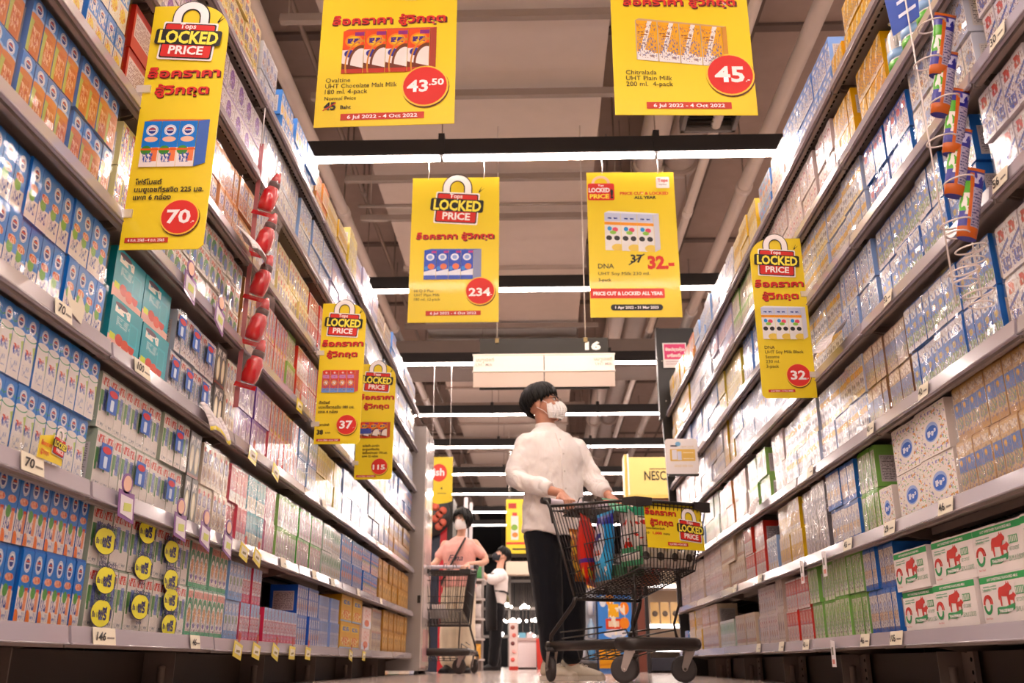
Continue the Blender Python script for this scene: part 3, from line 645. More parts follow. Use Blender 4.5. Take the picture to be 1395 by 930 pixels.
def place_pack(side, lev, y, design, w, h, n, d, tier, zoff, near, own=True):
    """y = nearer end along the aisle of this pack"""
    W_ = w * n
    word = 'left' if side == 'L' else 'right'
    tierw = {0: 'lower layer', 1: 'upper layer', 2: 'topmost layer'}[tier]
    key = (side, lev, tier, design); c = COUNT.get(key, 0); COUNT[key] = c + 1
    what = DESC[design]
    label = '%s%s, %s, %s along the %s %s shelf' % ('' if n == 1 else 'pack of ', what, tierw, ORD[c], word, SHELFWORD[lev])
    grp = '%s on the %s %s shelf' % (what, word, SHELFWORD[lev])
    zt = ZB[side][lev] + .0465 + zoff
    jy = random.uniform(-.004, .006); back = .022 + random.uniform(0, .012); rz = random.uniform(-.012, .012)
    if side == 'L': loc, base = (-SX - back, y + jy, zt), R(90)
    else: loc, base = (SX + back, y + W_ + jy, zt), R(-90)
    if n == 1:
        o = link('cardboard_case' if design.startswith('case') else 'product_box', with_mat(case_mesh(w, h, d, design in ('case_farm', 'case_oat')), design), None, None, loc, (0, 0, base + rz))
        PACKS.append((o, side, lev, y, y + W_, zt, zt + h))
        return tag(o, label, 'box', grp)
    if not own:
        mtx = Matrix.Translation(loc) @ Matrix.Rotation(base + rz, 4, 'Z')
        bm_ = MB()
        for i in range(n): bm_.box(i*w + .0015, 0, 0, (i+1)*w - .0015, d, h, art=True)
        mi = FARM.setdefault(design, len(FARM))
        for f in bm_.f: FAR.f.append(tuple(len(FAR.v) + q for q in f)); FARI.append(mi)
        fm = film_grid(MB(), W_, h, .0030, random.random()*40, .022)
        for f in fm.f: FILM.f.append(tuple(len(FILM.v) + q for q in f))
        FILM.v += [tuple(mtx @ Vector(v)) for v in fm.v]; FILM.uv += fm.uv; FILM.sm += fm.sm
        FAR.v += [tuple(mtx @ Vector(v)) for v in bm_.v]; FAR.uv += bm_.uv; FAR.sm += bm_.sm
        return
    if near:
        o = empty('carton_pack', loc, base + rz); tag(o, label, 'carton pack', grp)
        cm = with_mat(carton_mesh(w, h, d), design)
        for i in range(n):
            link('carton', cm, None, o, (i * w, random.uniform(-.0015, .0015), 0))
        link('shrink_wrap', film_mesh(W_, h, AMP(side, design), random.randrange(4)), None, o)
        PACKS.append((o, side, lev, y, y + W_, zt, zt + h)); return o
    o = link('carton_pack', with_mat(block_mesh(w, h, d, n), design), None, None, loc, (0, 0, base + rz))
    link('shrink_wrap', film_mesh(W_, h, AMP(side, design), random.randrange(4)), None, o)
    PACKS.append((o, side, lev, y, y + W_, zt, zt + h))
    return tag(o, label, 'carton pack', grp)
def AMP(side, design):
    if design in ('carton_white_green', 'carton_green_orange', 'carton_green_apple', 'carton_violet_seal', 'carton_cow_label', 'carton_yellow_white'): return .0010
    return .0018 if side == 'L' else .0034
NEARLIM = 3.3
FAR = MB(); FILM = MB(); FARM = {}; FARI = []; QUEUE = []
def fill(side, lev, segs):
    for (y0, y1, design, w, h, n, t) in segs:
        W_ = w * n; cnt = max(1, int(round((y1 - y0) / (W_ + .006)))); 
        pitch = (y1 - y0) / cnt
        if pitch < W_: w = (pitch - .004) / n; W_ = w * n
        w = round(w, 4)
        for i in range(cnt):
            y = y0 + i * pitch
            tt = t
            for k in range(tt):
                d = .19 if n == 1 else .125
                QUEUE.append((side, lev, y + (random.uniform(-.008, .008) if k else 0), design, w, h, n, d, k, k * (h + .0015), y < NEARLIM))
A = 'carton_'
fill('L', 0, [(1.68,2.25,A+'blue_orange',.0465,.152,6,2),(2.27,2.93,A+'white_green',.055,.147,4,2),(2.94,3.30,A+'green_orange',.042,.145,4,2),(3.31,3.47,A+'pale_blue',.039,.13,4,2),(3.48,3.72,A+'strawberry',.039,.13,3,2),
 (3.78,4.28,A+'strawberry',.05,.13,5,1),(4.30,4.72,A+'blue_stripes',.042,.128,5,2),(4.74,5.22,A+'lilac_blue',.042,.12,5,2),(5.26,5.86,'case_yellow',.29,.14,1,2),(5.90,6.2,'case_pink_white',.28,.125,1,2),(6.24,6.6,A+'cream_blue',.06,.13,3,2),(6.64,7.86,'case_gold',.13,.135,1,2)])
fill('L', 1, [(1.60,2.18,A+'white_blue_cap',.0475,.148,6,2),(2.20,2.80,A+'white_green',.05,.142,4,2),(2.81,2.92,'bottle_box_black',.055,.14,1,2),(2.93,3.20,A+'cream_blue',.045,.135,3,2),(3.21,3.44,A+'pink',.037,.13,3,2),(3.45,3.69,A+'teal',.038,.13,3,2),
 (3.70,3.84,A+'rose_stripe',.045,.13,3,2),(3.85,4.21,A+'lime',.045,.13,4,2),(4.22,4.68,A+'floral',.055,.13,4,2),(4.70,5.18,A+'mint',.055,.13,4,2),(5.20,5.8,A+'blue_red',.06,.135,5,2),(5.82,6.4,A+'blue_orange',.055,.135,5,2),(6.42,7.9,'case_gold',.14,.135,1,2)])
fill('L', 2, [(1.55,2.14,A+'blue_milk',.0485,.143,4,2),(2.18,2.57,'case_teal_granola',.185,.138,1,2),(2.59,2.96,A+'dairy_blue',.045,.13,4,2),(2.97,3.08,'bottle_box_black',.055,.14,1,2),(3.09,3.2,A+'cream_blue',.036,.13,3,2),(3.22,3.63,A+'purple',.05,.13,4,2),
 (3.64,4.10,A+'purple_pink',.055,.13,4,2),(4.11,4.46,A+'pale_blue',.042,.13,4,2),(4.48,5.08,A+'lemon',.05,.13,4,2),(5.10,5.88,A+'lilac_blue',.05,.135,5,2),(5.9,6.78,A+'silver_blue',.05,.135,4,2),(6.8,7.9,A+'gold_blue',.05,.135,4,2)])
fill('L', 3, [(1.42,2.09,A+'milk_tea',.052,.142,4,2),(2.11,2.20,A+'lacto_red',.045,.13,2,2),(2.24,3.14,A+'green_apple',.055,.092,2,3),(3.16,3.32,A+'brown_bottle',.05,.13,3,2),(3.42,3.78,A+'purple_pink',.045,.13,4,2),(3.80,3.94,A+'lime',.045,.14,3,2),(3.96,4.18,A+'red_white',.05,.13,4,2),
 (4.20,4.55,A+'purple_pink',.05,.135,4,2),(4.57,4.95,A+'lime',.05,.14,4,2),(4.97,5.8,A+'lilac_blue',.05,.13,4,2),(5.82,6.7,A+'butter',.05,.13,4,2),(6.72,7.9,A+'blue_red',.05,.13,4,2)])
fill('L', 4, [(1.40,2.05,A+'blue_yellow',.05,.14,4,2),(2.07,2.32,'case_red',.12,.135,1,2),(2.62,3.20,A+'orange_juice',.047,.132,4,2),(3.22,3.55,A+'pearl',.05,.14,3,2),(3.57,4.1,A+'yellow_navy',.05,.13,4,2),(4.12,4.5,A+'red_white',.05,.13,4,2),(4.52,5.2,A+'blush',.05,.13,4,2),(5.22,6.25,A+'spotted_yellow',.05,.13,5,2),(6.27,7.9,A+'ice_blue',.05,.13,5,2)])
fill('L', 5, [(1.70,3.20,A+'violet_seal',.105,.128,2,2),(3.24,3.8,A+'pearl',.05,.14,4,2),(3.82,4.5,A+'ice_blue',.05,.13,4,2),(4.52,5.33,A+'lilac_pink',.05,.135,4,2),(5.35,6.2,A+'pearl',.05,.13,4,2),(6.22,7.9,A+'silver_blue',.05,.13,5,2)])
fill('L', 6, [(2.0,3.08,A+'yellow_navy',.06,.095,3,3),(3.10,3.40,A+'pearl',.05,.13,4,2),(3.42,4.05,A+'blue_yellow',.05,.12,4,2),(4.07,4.32,A+'sunrise',.05,.11,3,2),(4.34,4.85,A+'butter',.06,.105,4,2),(4.87,5.10,A+'lemon',.06,.15,2,2),(5.12,5.9,A+'lilac_pink',.05,.12,4,2),(5.92,6.5,A+'beige',.06,.1,4,2),(6.52,6.7,A+'blue_red',.06,.12,3,2),(6.75,7.9,A+'silver_blue',.06,.1,4,2)])
fill('R', 0, [(1.90,2.96,'case_farm',.255,.112,1,2),(2.98,3.25,A+'white_blue_gold',.042,.135,3,2),(3.27,3.60,A+'fresh_green',.06,.14,3,2),(3.61,3.93,A+'fresh_green',.045,.135,3,2),(3.94,4.34,A+'red_white',.045,.125,4,2),(4.36,4.48,A+'brown_cup',.04,.14,3,2),(4.50,4.86,A+'blush',.045,.13,4,2),(5.0,5.5,A+'beige',.045,.16,5,1),(5.52,5.98,A+'mint',.045,.15,5,1),(6.0,6.6,A+'beige',.06,.13,5,2),(6.62,7.2,A+'butter',.05,.13,5,2),(7.22,7.45,A+'blue_red',.05,.14,3,1)])
fill('R', 1, [(1.85,2.42,A+'gold_blue',.047,.14,4,2),(2.44,2.87,'case_oat',.21,.135,1,2),(2.90,3.02,'case_oat',.11,.12,1,1),(3.04,3.21,A+'fresh_green',.04,.138,4,2),(3.22,3.55,A+'white_blue_gold',.04,.135,4,2),(3.57,3.92,A+'charcoal',.042,.13,4,2),(3.94,4.36,A+'butter',.045,.13,4,2),(4.38,4.6,A+'ice_blue',.05,.16,4,1),(4.62,5.10,A+'red_white',.05,.13,4,2),(5.12,5.74,A+'beige',.05,.14,4,2),(5.76,6.4,A+'blush',.05,.14,4,2),(6.42,7.45,A+'brown_cup',.05,.13,4,2)])
fill('R', 2, [(1.60,2.06,A+'cow_label',.055,.128,4,2),(2.08,2.62,A+'blue_pasture',.045,.133,4,2),(2.64,3.0,A+'brown_pasture',.045,.13,4,2),(3.02,4.10,A+'spotted_yellow',.045,.133,4,2),(4.12,4.4,A+'blush',.05,.14,4,2),(4.42,4.9,A+'lime',.05,.13,4,2),(4.92,5.26,A+'blush',.05,.13,4,2),(5.28,5.7,A+'sunrise',.05,.13,4,2),(5.72,6.25,A+'mint',.05,.14,4,2),(6.27,7.45,A+'ice_blue',.05,.13,4,2)])
fill('R', 3, [(1.50,2.06,A+'cow_label',.055,.128,4,2),(2.08,2.78,A+'blue_pasture',.045,.13,4,2),(2.80,3.14,A+'ice_blue',.045,.13,4,2),(3.16,3.85,A+'spotted_yellow',.045,.13,4,2),(3.87,5.12,A+'ice_blue',.05,.132,5,2),(5.14,5.4,A+'butter',.05,.14,3,2),(5.42,6.3,A+'pearl',.05,.13,4,2),(6.32,7.45,A+'blush',.05,.13,4,2)])
fill('R', 4, [(1.45,1.97,A+'cow_label',.055,.128,4,2),(1.99,2.38,A+'pearl',.06,.14,3,2),(2.40,2.78,A+'blue_ruby',.045,.122,4,2),(2.80,3.62,A+'spotted_yellow',.05,.13,4,2),(3.64,4.27,A+'ice_blue',.05,.135,4,2),(4.29,4.8,A+'white_blue_drop',.05,.13,4,2),(4.82,5.46,A+'lemon',.05,.13,4,2),(5.48,6.3,A+'ice_blue',.05,.13,4,2),(6.32,7.45,A+'lilac_blue',.05,.13,4,2)])
fill('R', 5, [(2.50,2.78,A+'yellow_white',.06,.118,4,2),(2.80,3.02,A+'yellow_white',.05,.115,4,2),(3.04,4.32,A+'blush',.05,.125,4,2),(4.34,4.9,A+'lime',.05,.13,4,2),(4.92,5.6,A+'lilac_pink',.05,.13,4,2),(5.62,6.5,A+'pearl',.05,.13,4,2),(6.52,7.45,A+'butter',.05,.13,4,2)])
fill('R', 6, [(1.95,2.78,A+'yellow_white',.055,.115,4,2),(2.8,2.93,A+'yellow_white',.04,.12,3,1),(2.96,3.62,A+'white_blue_drop',.055,.125,4,2),(3.64,3.9,A+'blush',.055,.12,4,2),(3.92,4.2,A+'blue_red',.055,.12,4,2),(4.22,4.78,A+'butter',.05,.12,4,2),(4.8,5.47,A+'pearl',.05,.12,4,2),(5.49,6.2,A+'ice_blue',.05,.12,4,2),(6.22,6.7,A+'sunrise',.05,.12,4,2),(6.72,7.45,A+'butter',.05,.12,4,2)])

packs = sorted([q for q in QUEUE if q[6] > 1], key=lambda q: q[2] + .25 * (ZB[q[0]][q[1]]))
rank = {id(q): i for i, q in enumerate(packs)}
for q in QUEUE: place_pack(*q, own=(q[6] == 1 or rank[id(q)] < 300))
me = FAR.mesh('distant_carton_packs')
for dname in FARM: me.materials.append(ART[dname])
me.polygons.foreach_set('material_index', FARI)
o = link('distant_carton_packs', me); tag(o, 'rows of wrapped cartons filling the far bays of both shelving runs', 'carton packs', kind='stuff')

o = link('distant_shrink_film', FILM.mesh('distant_shrink_film'), film_m); tag(o, 'clear wrinkled shrink film over the wrapped cartons of the far bays', 'film', kind='stuff')
# ================================================================= signs and banners
YEL = '#e8cc1c'; RED = '#d3271f'; BLK = '#1c1916'; WHT = '#f4ecea'
panel_yel = mat('banner_yellow', YEL, .42, coat=.15, var=.03)
def padlock(p, cx, cz, s, y=-.002, tops=True):
    """red padlock emblem reading LOCKED PRICE; s = width"""
    g = s
    def arc(ro, rzo, ri, rzi):
        o_ = [(cx + ro*g*math.cos(R(a)), cz + .36*g + rzo*g*math.sin(R(a))) for a in range(0, 181, 12)]
        i_ = [(cx + ri*g*math.cos(R(a)), cz + .36*g + rzi*g*math.sin(R(a))) for a in range(180, -1, -12)]
        return [(cx + ro*g, cz + .2*g)] + o_ + [(cx - ro*g, cz + .2*g), (cx - ri*g, cz + .2*g)] + i_ + [(cx + ri*g, cz + .2*g)]
    arch = arc(.265, .28, .145, .16)
    flat(p, 'shackle_outline', arc(.285, .30, .125, .14), BLK, y); flat(p, 'shackle', arch, WHT, y - .0012)
    def slab(name, x0, z0, x1, z1, c, yy, r=.03, a=-4):
        flat(p, name, rotp(rrect(cx + x0*g, cz + z0*g, cx + x1*g, cz + z1*g, r*g), cx, cz, R(a)), c, yy)
    slab('body_outline', -.415, -.395, .415, .265, WHT, y - .0014); slab('body_outline', -.39, -.37, .39, .24, BLK, y - .0022)
    slab('padlock_body', -.37, -.35, .37, .22, RED, y - .003)
    slab('word_outline', -.50, -.14, .50, .125, BLK, y - .0038, .04)
    if tops: lettering(p, 'Tops', cx - .02*g, cz + .145*g, .12*g, WHT, y - .0052, .02, 'CENTER', rot=R(4), name='store_name')
    lettering(p, 'LOCKED', cx + .0*g, cz - .115*g, .30*g, '#f7e44a', y - .0052, .035, 'CENTER', width=.90*g, rot=R(4), name='locked_word')
    flat(p, 'keyhole', ellp(cx - .235*g, cz + .01*g, .026*g, .03*g, 12), BLK, y - .0066); flat(p, 'keyhole', [(cx - .235*g - .012*g, cz - .06*g), (cx - .235*g + .012*g, cz - .06*g), (cx - .235*g, cz + .01*g)], BLK, y - .0066)
    lettering(p, 'PRICE', cx - .015*g, cz - .305*g, .20*g, WHT, y - .0052, .03, 'CENTER', width=.52*g, rot=R(4), name='price_word')
    for a in (35, 60): flat(p, 'tick_mark', [(cx + g*(.40 + .0*a), cz + .27*g), (cx + g*.42, cz + .26*g), (cx + g*(.40 + .14*math.cos(R(a))), cz + g*(.27 + .15*math.sin(R(a))))], BLK, y)
def slogan(p, cx, cz, w, y=-.002, lines=2):
    if lines == 2: rows = [('ล็อคราคา', cz, w), ('สู้วิกฤต', cz - w*.27, w*.74)]
    else: rows = [('ล็อคราคา สู้วิกฤต', cz, w)]
    for t, z, ww in rows:
        hh = w*.185 if lines == 2 else w*.105
        lettering(p, t, cx + ww*.008, z - ww*.012, hh, '#5c1712', y, .045, 'CENTER', width=ww*1.02, name='slogan_shadow')
        lettering(p, t, cx, z, hh, RED, y - .0012, .028, 'CENTER', width=ww, name='slogan')
def price_disc(p, cx, cz, r, txt, y=-.003, small=None, mark=True):
    flat(p, 'disc_shadow', ellp(cx + r*.03, cz - r*.06, r*1.03, r*1.03), '#5a2a12', y); flat(p, 'disc_rim', ellp(cx, cz, r*1.02, r*1.02), '#f3c33c', y - .001); flat(p, 'price_disc', ellp(cx, cz, r*.95, r*.95), RED, y - .0018)
    w = r*1.25 if len(txt) < 3 else r*1.45
    if small:
        lettering(p, txt, cx - r*.78, cz - r*.28, r*.80, WHT, y - .003, .03, 'LEFT', width=r*.92, name='price'); lettering(p, small, cx + r*.16, cz + r*.02, r*.45, WHT, y - .003, .03, 'LEFT', width=r*.66, name='price')
    else:
        lettering(p, txt, cx - r*.04, cz - r*.36, r*(1.05 if len(txt) < 3 else .8), WHT, y - .003, .03, 'CENTER', width=w, name='price')
        if mark: lettering(p, '.-', cx + r*.62, cz - r*.36, r*.35, WHT, y - .003, .02, 'LEFT', name='price_mark')
def pack_print(p, x0, z0, w, h, n, design, y=-.003, depth=.16, skew=0.0, side='#b8c0d8', top='#d0d4e0', cols=1):
    """printed picture of a multi-pack: n fronts, a side and a top"""
    m = MB(); cw = w*(1 - depth)/n
    for i in range(n):
        xa, xb = x0 + i*cw, x0 + (i+1)*cw - cw*.02; ka, kb = skew*(xa - x0), skew*(xb - x0)
        m.quad([(xa, 0, z0 + ka), (xb, 0, z0 + kb), (xb, 0, z0 + h + kb), (xa, 0, z0 + h + ka)], [(0,0),(1,0),(1,1),(0,1)])
    link('picture_fronts', m, ART[design], p, (0, y - .001, 0))
    xe = x0 + w*(1 - depth); k = skew*(xe - x0); dx = w*depth
    flat(p, 'picture_side', [(xe, z0 + k), (xe + dx, z0 + k + h*.08), (xe + dx, z0 + h*1.03 + k), (xe, z0 + h + k)], side, y)
    flat(p, 'picture_top', [(x0, z0 + h), (xe, z0 + h + k), (xe + dx, z0 + h*1.03 + k), (x0 + dx*.8, z0 + h*1.05)], top, y)
def strip(p, x0, z0, w, h, txt, y=-.002, c='#c4331f', tc=WHT):
    flat(p, 'date_strip', rectp(x0, z0, x0 + w, z0 + h), c, y); lettering(p, txt, x0 + w/2, z0 + h*.22, h*.75, tc, y - .001, .02, 'CENTER', width=w*.84, name='date')
def string(p, x, z0, z1): link('hanging_string', MB().tube([(x, 0, z0), (x + .004, 0, (z0+z1)/2), (x, 0, z1)], .0022, 5), mat('white_string', '#e6ddd8', .7, var=0), p)

BW, BH = .562, 1.0
def big_banner(loc, label, rz=0, w=BW):
    b = empty('hanging_banner', loc, rz); tag(b, label, 'banner')
    m = MB(); n = 8
    link('banner_sheet', MB().box(-w/2, 0, 0, w/2, .003, BH), panel_yel, b)
    for x in (-w*.32, w*.32): string(b, x, BH - .01, 3.18 - loc[2] - .002)
    return b
# nearest left: chocolate malt
b = big_banner((-.603, 3.19, 2.095), 'large yellow banner with red cartons picture and price 43.50, nearest on the left', R(-1.5))
slogan(b, .0, .485, .47, lines=1)
padlock(b, 0, .72, .30)
art('carton_malt', '#e8ddd8', [('band', .55, 1, '#e2501f'), ('ell', .5, .76, .40, .15, '#ee8a22'), ('ell', .5, .76, .30, .11, '#f2c23c'), ('blob', .22, .70, .8, .82, 9, .42, '#4a2f78'), ('rect', .55, .88, 1, .97, '#8a3a7c'), ('ell', .36, .46, .26, .09, '#3b3a8a'), ('ell', .62, .54, .14, .05, '#e0503a'),
  ('ell', .9, .2, .5, .38, '#e8ddd8'), ('ring', .9, .2, .55, .42, .10, '#6b3a22'), ('diag', .24, -.12, '#6b2e1c'), ('band', 0, .10, '#b9321f'), ('ring', .9, .2, .72, .56, .05, '#c98d4c')], side='#b5301c', wrap=0)
pack_print(b, -.185, .245, .385, .205, 4, 'carton_malt', depth=.07, side='#a33a22', top='#c9512c')
for t, z, s in (('Ovaltine', .205, .030), ('UHT Chocolate Malt Milk', .178, .030), ('180 ml. 4-pack', .151, .030), ('Normal Price', .122, .024)): lettering(b, t, -.245, z, s, BLK, width=(.292 if 'Choc' in t else None))
lettering(b, '45', -.245, .078, .048, BLK, bold=.04); flat(b, 'strike_line', [(-.25, .075), (-.246, .073), (-.195, .108), (-.199, .110)], RED, -.0045); lettering(b, 'Baht', -.178, .08, .024, BLK, bold=.02)
price_disc(b, .16, .175, .093, '43', small='.50'); strip(b, -.175, .028, .335, .03, '6 Jul 2022 - 4 Oct 2022')
# nearest right: plain milk
b = big_banner((.592, 3.19, 2.12), 'large yellow banner with yellow milk packs and price 45, nearest on the right', R(2))
padlock(b, 0, .74, .30); slogan(b, 0, .52, .46, lines=1)
art('carton_yellow_pour', '#e9a81c', [('stripe', -.30, 1.9, .20, '#e9e2dc'), ('band', 0, .2, '#e9e2e0'), ('ell', .45, .2, .3, .06, '#e9e2e0'), ('txt', .1, .62, .62, .74, 2, '#8a4a22'), ('ring', .3, .85, .2, .05, .15, '#d98a2c')], side='#dd9a1c', wrap=0)
pack_print(b, -.185, .255, .37, .19, 4, 'carton_yellow_pour', depth=.05, skew=-.10, side='#c98a2a', top='#c9a070')
for t, z in (('Chitralada', .185), ('UHT Plain Milk', .158), ('200 ml.  4-pack', .131)): lettering(b, t, -.232, z, .030, BLK)
price_disc(b, .185, .185, .095, '45'); strip(b, -.155, .028, .335, .03, '6 Jul 2022 - 4 Oct 2022')
# second row left: 234
b = big_banner((-.522, 5.36, 2.065), 'hanging yellow banner with blue cartons and price 234')
padlock(b, .01, .80, .34); slogan(b, .0, .565, .49, lines=1)
art('carton_royal_blue', '#3d55b4', [('ell', .5, .76, .34, .12, '#dfe3f0'), ('ell', .5, .76, .2, .07, '#8fa2d8'), ('ell', .6, .44, .28, .10, '#d87a5a'), ('ell', .2, .38, .16, .07, '#4f8cd4'), ('diag', .26, .1, '#dfe0ea'), ('diag', .14, .0, '#3d55b4'), ('rect', .6, .9, 1, .97, '#b84a8a')], side='#3a4a9c', wrap=0)
pack_print(b, -.19, .285, .36, .20, 4, 'carton_royal_blue', depth=.14, side='#8a8fae', top='#5a62a8')
for t, z in (('Hi Q 3 Plus', .20), ('UHT Plain Milk', .172), ('180 ml. 12-pack', .144)): lettering(b, t, -.245, z, .026, '#5a4a1c')
price_disc(b, .165, .205, .092, '234'); strip(b, -.17, .045, .34, .03, '6 Jul 2022 - 4 Oct 2022')
# second row right: 32 all year
b = big_banner((.603, 5.36, 2.085), 'hanging yellow banner with cow-spot soy cartons and price 37 cut to 32', R(1))
g = .16
padx, padz = -.19, .865
flat(b, 'padlock_body', rrect(padx - .085, padz - .065, padx + .085, padz + .055, .012), RED, -.002)
flat(b, 'shackle', [(padx + .06*math.cos(R(a)), padz + .055 + .055*math.sin(R(a))) for a in range(0, 181, 15)] + [(padx + .042*math.cos(R(a)), padz + .055 + .038*math.sin(R(a))) for a in range(180, -1, -15)], '#e6b9a4', -.002)
lettering(b, 'Tops', padx, padz + .034, .018, WHT, -.003, .02, 'CENTER', name='store_name')
lettering(b, 'LOCKED', padx - .012, padz - .008, .042, WHT, -.003, .04, 'CENTER', width=.135); lettering(b, 'PRICE', padx - .012, padz - .052, .042, '#f2dc3c', -.003, .04, 'CENTER', width=.125); lettering(b, '!', padx + .068, padz - .05, .085, BLK, -.003, .05, 'CENTER')
flat(b, 'store_badge', rrect(.165, .885, .25, .965, .008), WHT, -.002); lettering(b, 'Tops', .208, .93, .032, RED, -.003, .03, 'CENTER', name='store_name'); lettering(b, 'market', .208, .905, .018, '#5a5a5a', -.003, .0, 'CENTER')
lettering(b, 'PRICE CUT & LOCKED', .085, .838, .028, '#d2521c', -.002, .05, 'CENTER', width=.31); lettering(b, 'ALL YEAR', .09, .808, .028, BLK, -.002, .04, 'CENTER', width=.14)
art('carton_soy_spot', '#e6e2de', [('band', .78, 1, '#c5cbe2'), ('txt', .2, .84, .8, .92, 1, '#2b3f8c'), ('band', .68, .76, '#ec9a3c'), ('ell', .3, .58, .14, .06, '#4f9ad8'), ('ell', .65, .56, .18, .06, '#e0677c'), ('ell', .5, .48, .2, .05, '#8fc05c'), ('ell', .25, .33, .18, .065, '#231f20'), ('ell', .74, .33, .18, .065, '#231f20'), ('ell', .5, .24, .12, .05, '#e6e2de'), ('ell', .8, .08, .4, .10, '#e6c86a')], side='#d6d4dc', wrap=0)
pack_print(b, -.175, .45, .345, .26, 3, 'carton_soy_spot', depth=.10, skew=-.05, side='#c9c9d4', top='#e0e2ea')
lettering(b, '37', -.02, .365, .075, BLK, bold=.03); flat(b, 'strike_line', [(-.035, .35), (-.03, .345), (.07, .42), (.065, .425)], BLK, -.004)
lettering(b, '32.-', .085, .325, .115, '#d2321c', bold=.05, width=.165)
lettering(b, 'DNA', -.225, .325, .046, BLK, bold=.01); lettering(b, 'UHT Soy Milk 230 ml.', -.225, .28, .030, BLK, width=.32); lettering(b, '3-pack', -.225, .238, .030, BLK, bold=.008)
flat(b, 'red_strip', rrect(-.278, .125, .18, .19, .008, (0,1,1,0)), '#d8342c', -.002); lettering(b, 'PRICE CUT & LOCKED ALL YEAR', -.045, .146, .032, WHT, -.003, .05, 'CENTER', width=.43)
flat(b, 'date_pill', rrect(-.155, .045, .165, .085, .019), BLK, -.002); lettering(b, '1 Apr 2022 - 31 Mar 2023', .005, .056, .024, WHT, -.003, .03, 'CENTER', width=.265)

# flag signs sticking out from the shelf edge
def flag_sign(loc, w, h, side, label, tilt=0, lean=0):
    f = empty('flag_sign', loc, rot=(0, R(lean), R(tilt))); tag(f, label, 'sign')
    c = (1, 1, 1, 1)
    poly = rrect(0, 0, w, h, .012, (0, 1, 0, 0) if side == 'L' else (1, 0, 0, 0))
    r = w*.42
    if side == 'L': poly = [p for p in poly if not (p[0] > w*.5 and p[1] > h*.9)] ; top = [(w - r + r*math.cos(R(a)), h - r + r*math.sin(R(a))) for a in range(0, 91, 10)]; poly = [(0, 0), (w - .012, 0), (w, .012)] + top + [(0, h)]
    else: top = [(r + r*math.cos(R(a)), h - r + r*math.sin(R(a))) for a in range(90, 181, 10)]; poly = [(.012, 0), (w, 0), (w, h)] + top + [(0, .012)]
    link('sign_sheet', MB().prism(poly, 0, .003), panel_yel, f)
    cx = w*.5
    padlock(f, cx, h*.855, w*.86); slogan(f, cx, h*.685, w*.92)
    xs = -.004 if side == 'L' else w - .01
    for zz in (.12, .62): link('plastic_clip', MB().box(xs - .012, -.006, h*zz, xs + .026, .009, h*zz + .022), mat('clear_plastic', '#e8e0dc', .15, coat=1, alpha=.55, var=0), f)
    return f
f = flag_sign((-1.047, 2.10, 1.062), .212, .735, 'L', 'tall yellow flag sign on the left shelving priced 70')
art('carton_flag_blue', W, [('band', .42, 1, '#4b86d4'), ('ell', .3, .36, .3, .10, '#4a8a3c'), ('rect', .6, .12, .95, .42, '#ec8f6a'), ('band', .36, .40, '#e0683c'), ('ell', .5, .60, .38, .06, '#f0c0a8'), ('blob', .15, .1, .7, .3, 9, .5, '#4a5fa8')] + logo(.5, .80, .34, .12), side='#3a62b4', wrap=0)
pack_print(f, .02, .232, .172, .135, 3, 'carton_flag_blue', depth=.17, side='#3f66b4', top='#c9663c')
for t, z in (('โฟร์โมสต์', .182), ('นมยูเอชทีรสจืด 225 มล.', .160), ('แพค 6 กล่อง', .138)): lettering(f, t, .018, z, .019, '#2c2414', bold=.03)
price_disc(f, .145, .088, .049, '70'); strip(f, .012, .018, .11, .014, '6 ก.ค. 2565 - 4 ต.ค. 2565')
f = flag_sign((-1.036, 4.17, 1.036), .212, .692, 'L', 'yellow flag sign on the left shelving priced 37, overlapping the one priced 115')
art('carton_flag_orange', '#d9432f', [('ell', .5, .45, .36, .14, '#f0a23c'), ('ell', .5, .45, .22, .08, '#f2e6dc'), ('rect', .1, .65, .9, .82, '#c98ac0'), ('band', 0, .2, '#7aa0dc'), ('ell', .5, .92, .12, .04, '#f2e6dc')], side='#c03a2c', wrap=0)
pack_print(f, .02, .245, .172, .105, 4, 'carton_flag_orange', depth=.1, side='#c04a3c', top='#d8584a')
for t, z in (('ดัชมิลล์', .190), ('นมเปรี้ยวรสส้ม 180 มล.', .168), ('แพค 4 กล่อง', .146)): lettering(f, t, .012, z, .018, '#4a3c14', bold=.03)
lettering(f, 'ราคาปกติ', .012, .085, .015, '#4a3c14', bold=.03); lettering(f, '38', .012, .045, .030, BLK, bold=.04); lettering(f, 'บาท', .052, .048, .015, BLK, bold=.02)
price_disc(f, .148, .090, .048, '37'); strip(f, .012, .012, .11, .012, '6 ก.ค. 2565 - 4 ต.ค. 2565')
f = flag_sign((-1.036, 5.14, 1.055), .212, .675, 'L', 'yellow flag sign on the left shelving priced 115, farther than the one priced 37')
pack_print(f, .02, .235, .172, .09, 3, 'carton_malt', depth=.1, side='#b84a2c', top='#c95a3c'); flat(f, 'picture_label', rectp(.02, .26, .085, .29), '#3c4a9c', -.0065)
for t, z in (('อะวิสต้า สมาร์ท', .185), ('นมยูเอชทีรสจืด', .165), ('รสช็อกโกแลต 170 มล.', .145), ('แพค 12 กล่อง', .125)): lettering(f, t, .04, z, .016, '#4a3c14', bold=.03)
price_disc(f, .14, .072, .047, '115'); strip(f, .012, .012, .11, .012, '6 ก.ค. 2565 - 4 ต.ค. 2565')
f = flag_sign((.845, 3.42, 1.03), .205, .66, 'R', 'yellow flag sign on the right shelving with soy cartons, priced 32')
pack_print(f, .022, .235, .172, .13, 3, 'carton_soy_spot', depth=.10, skew=-.02, side='#c9c9d4', top='#e0e2ea')
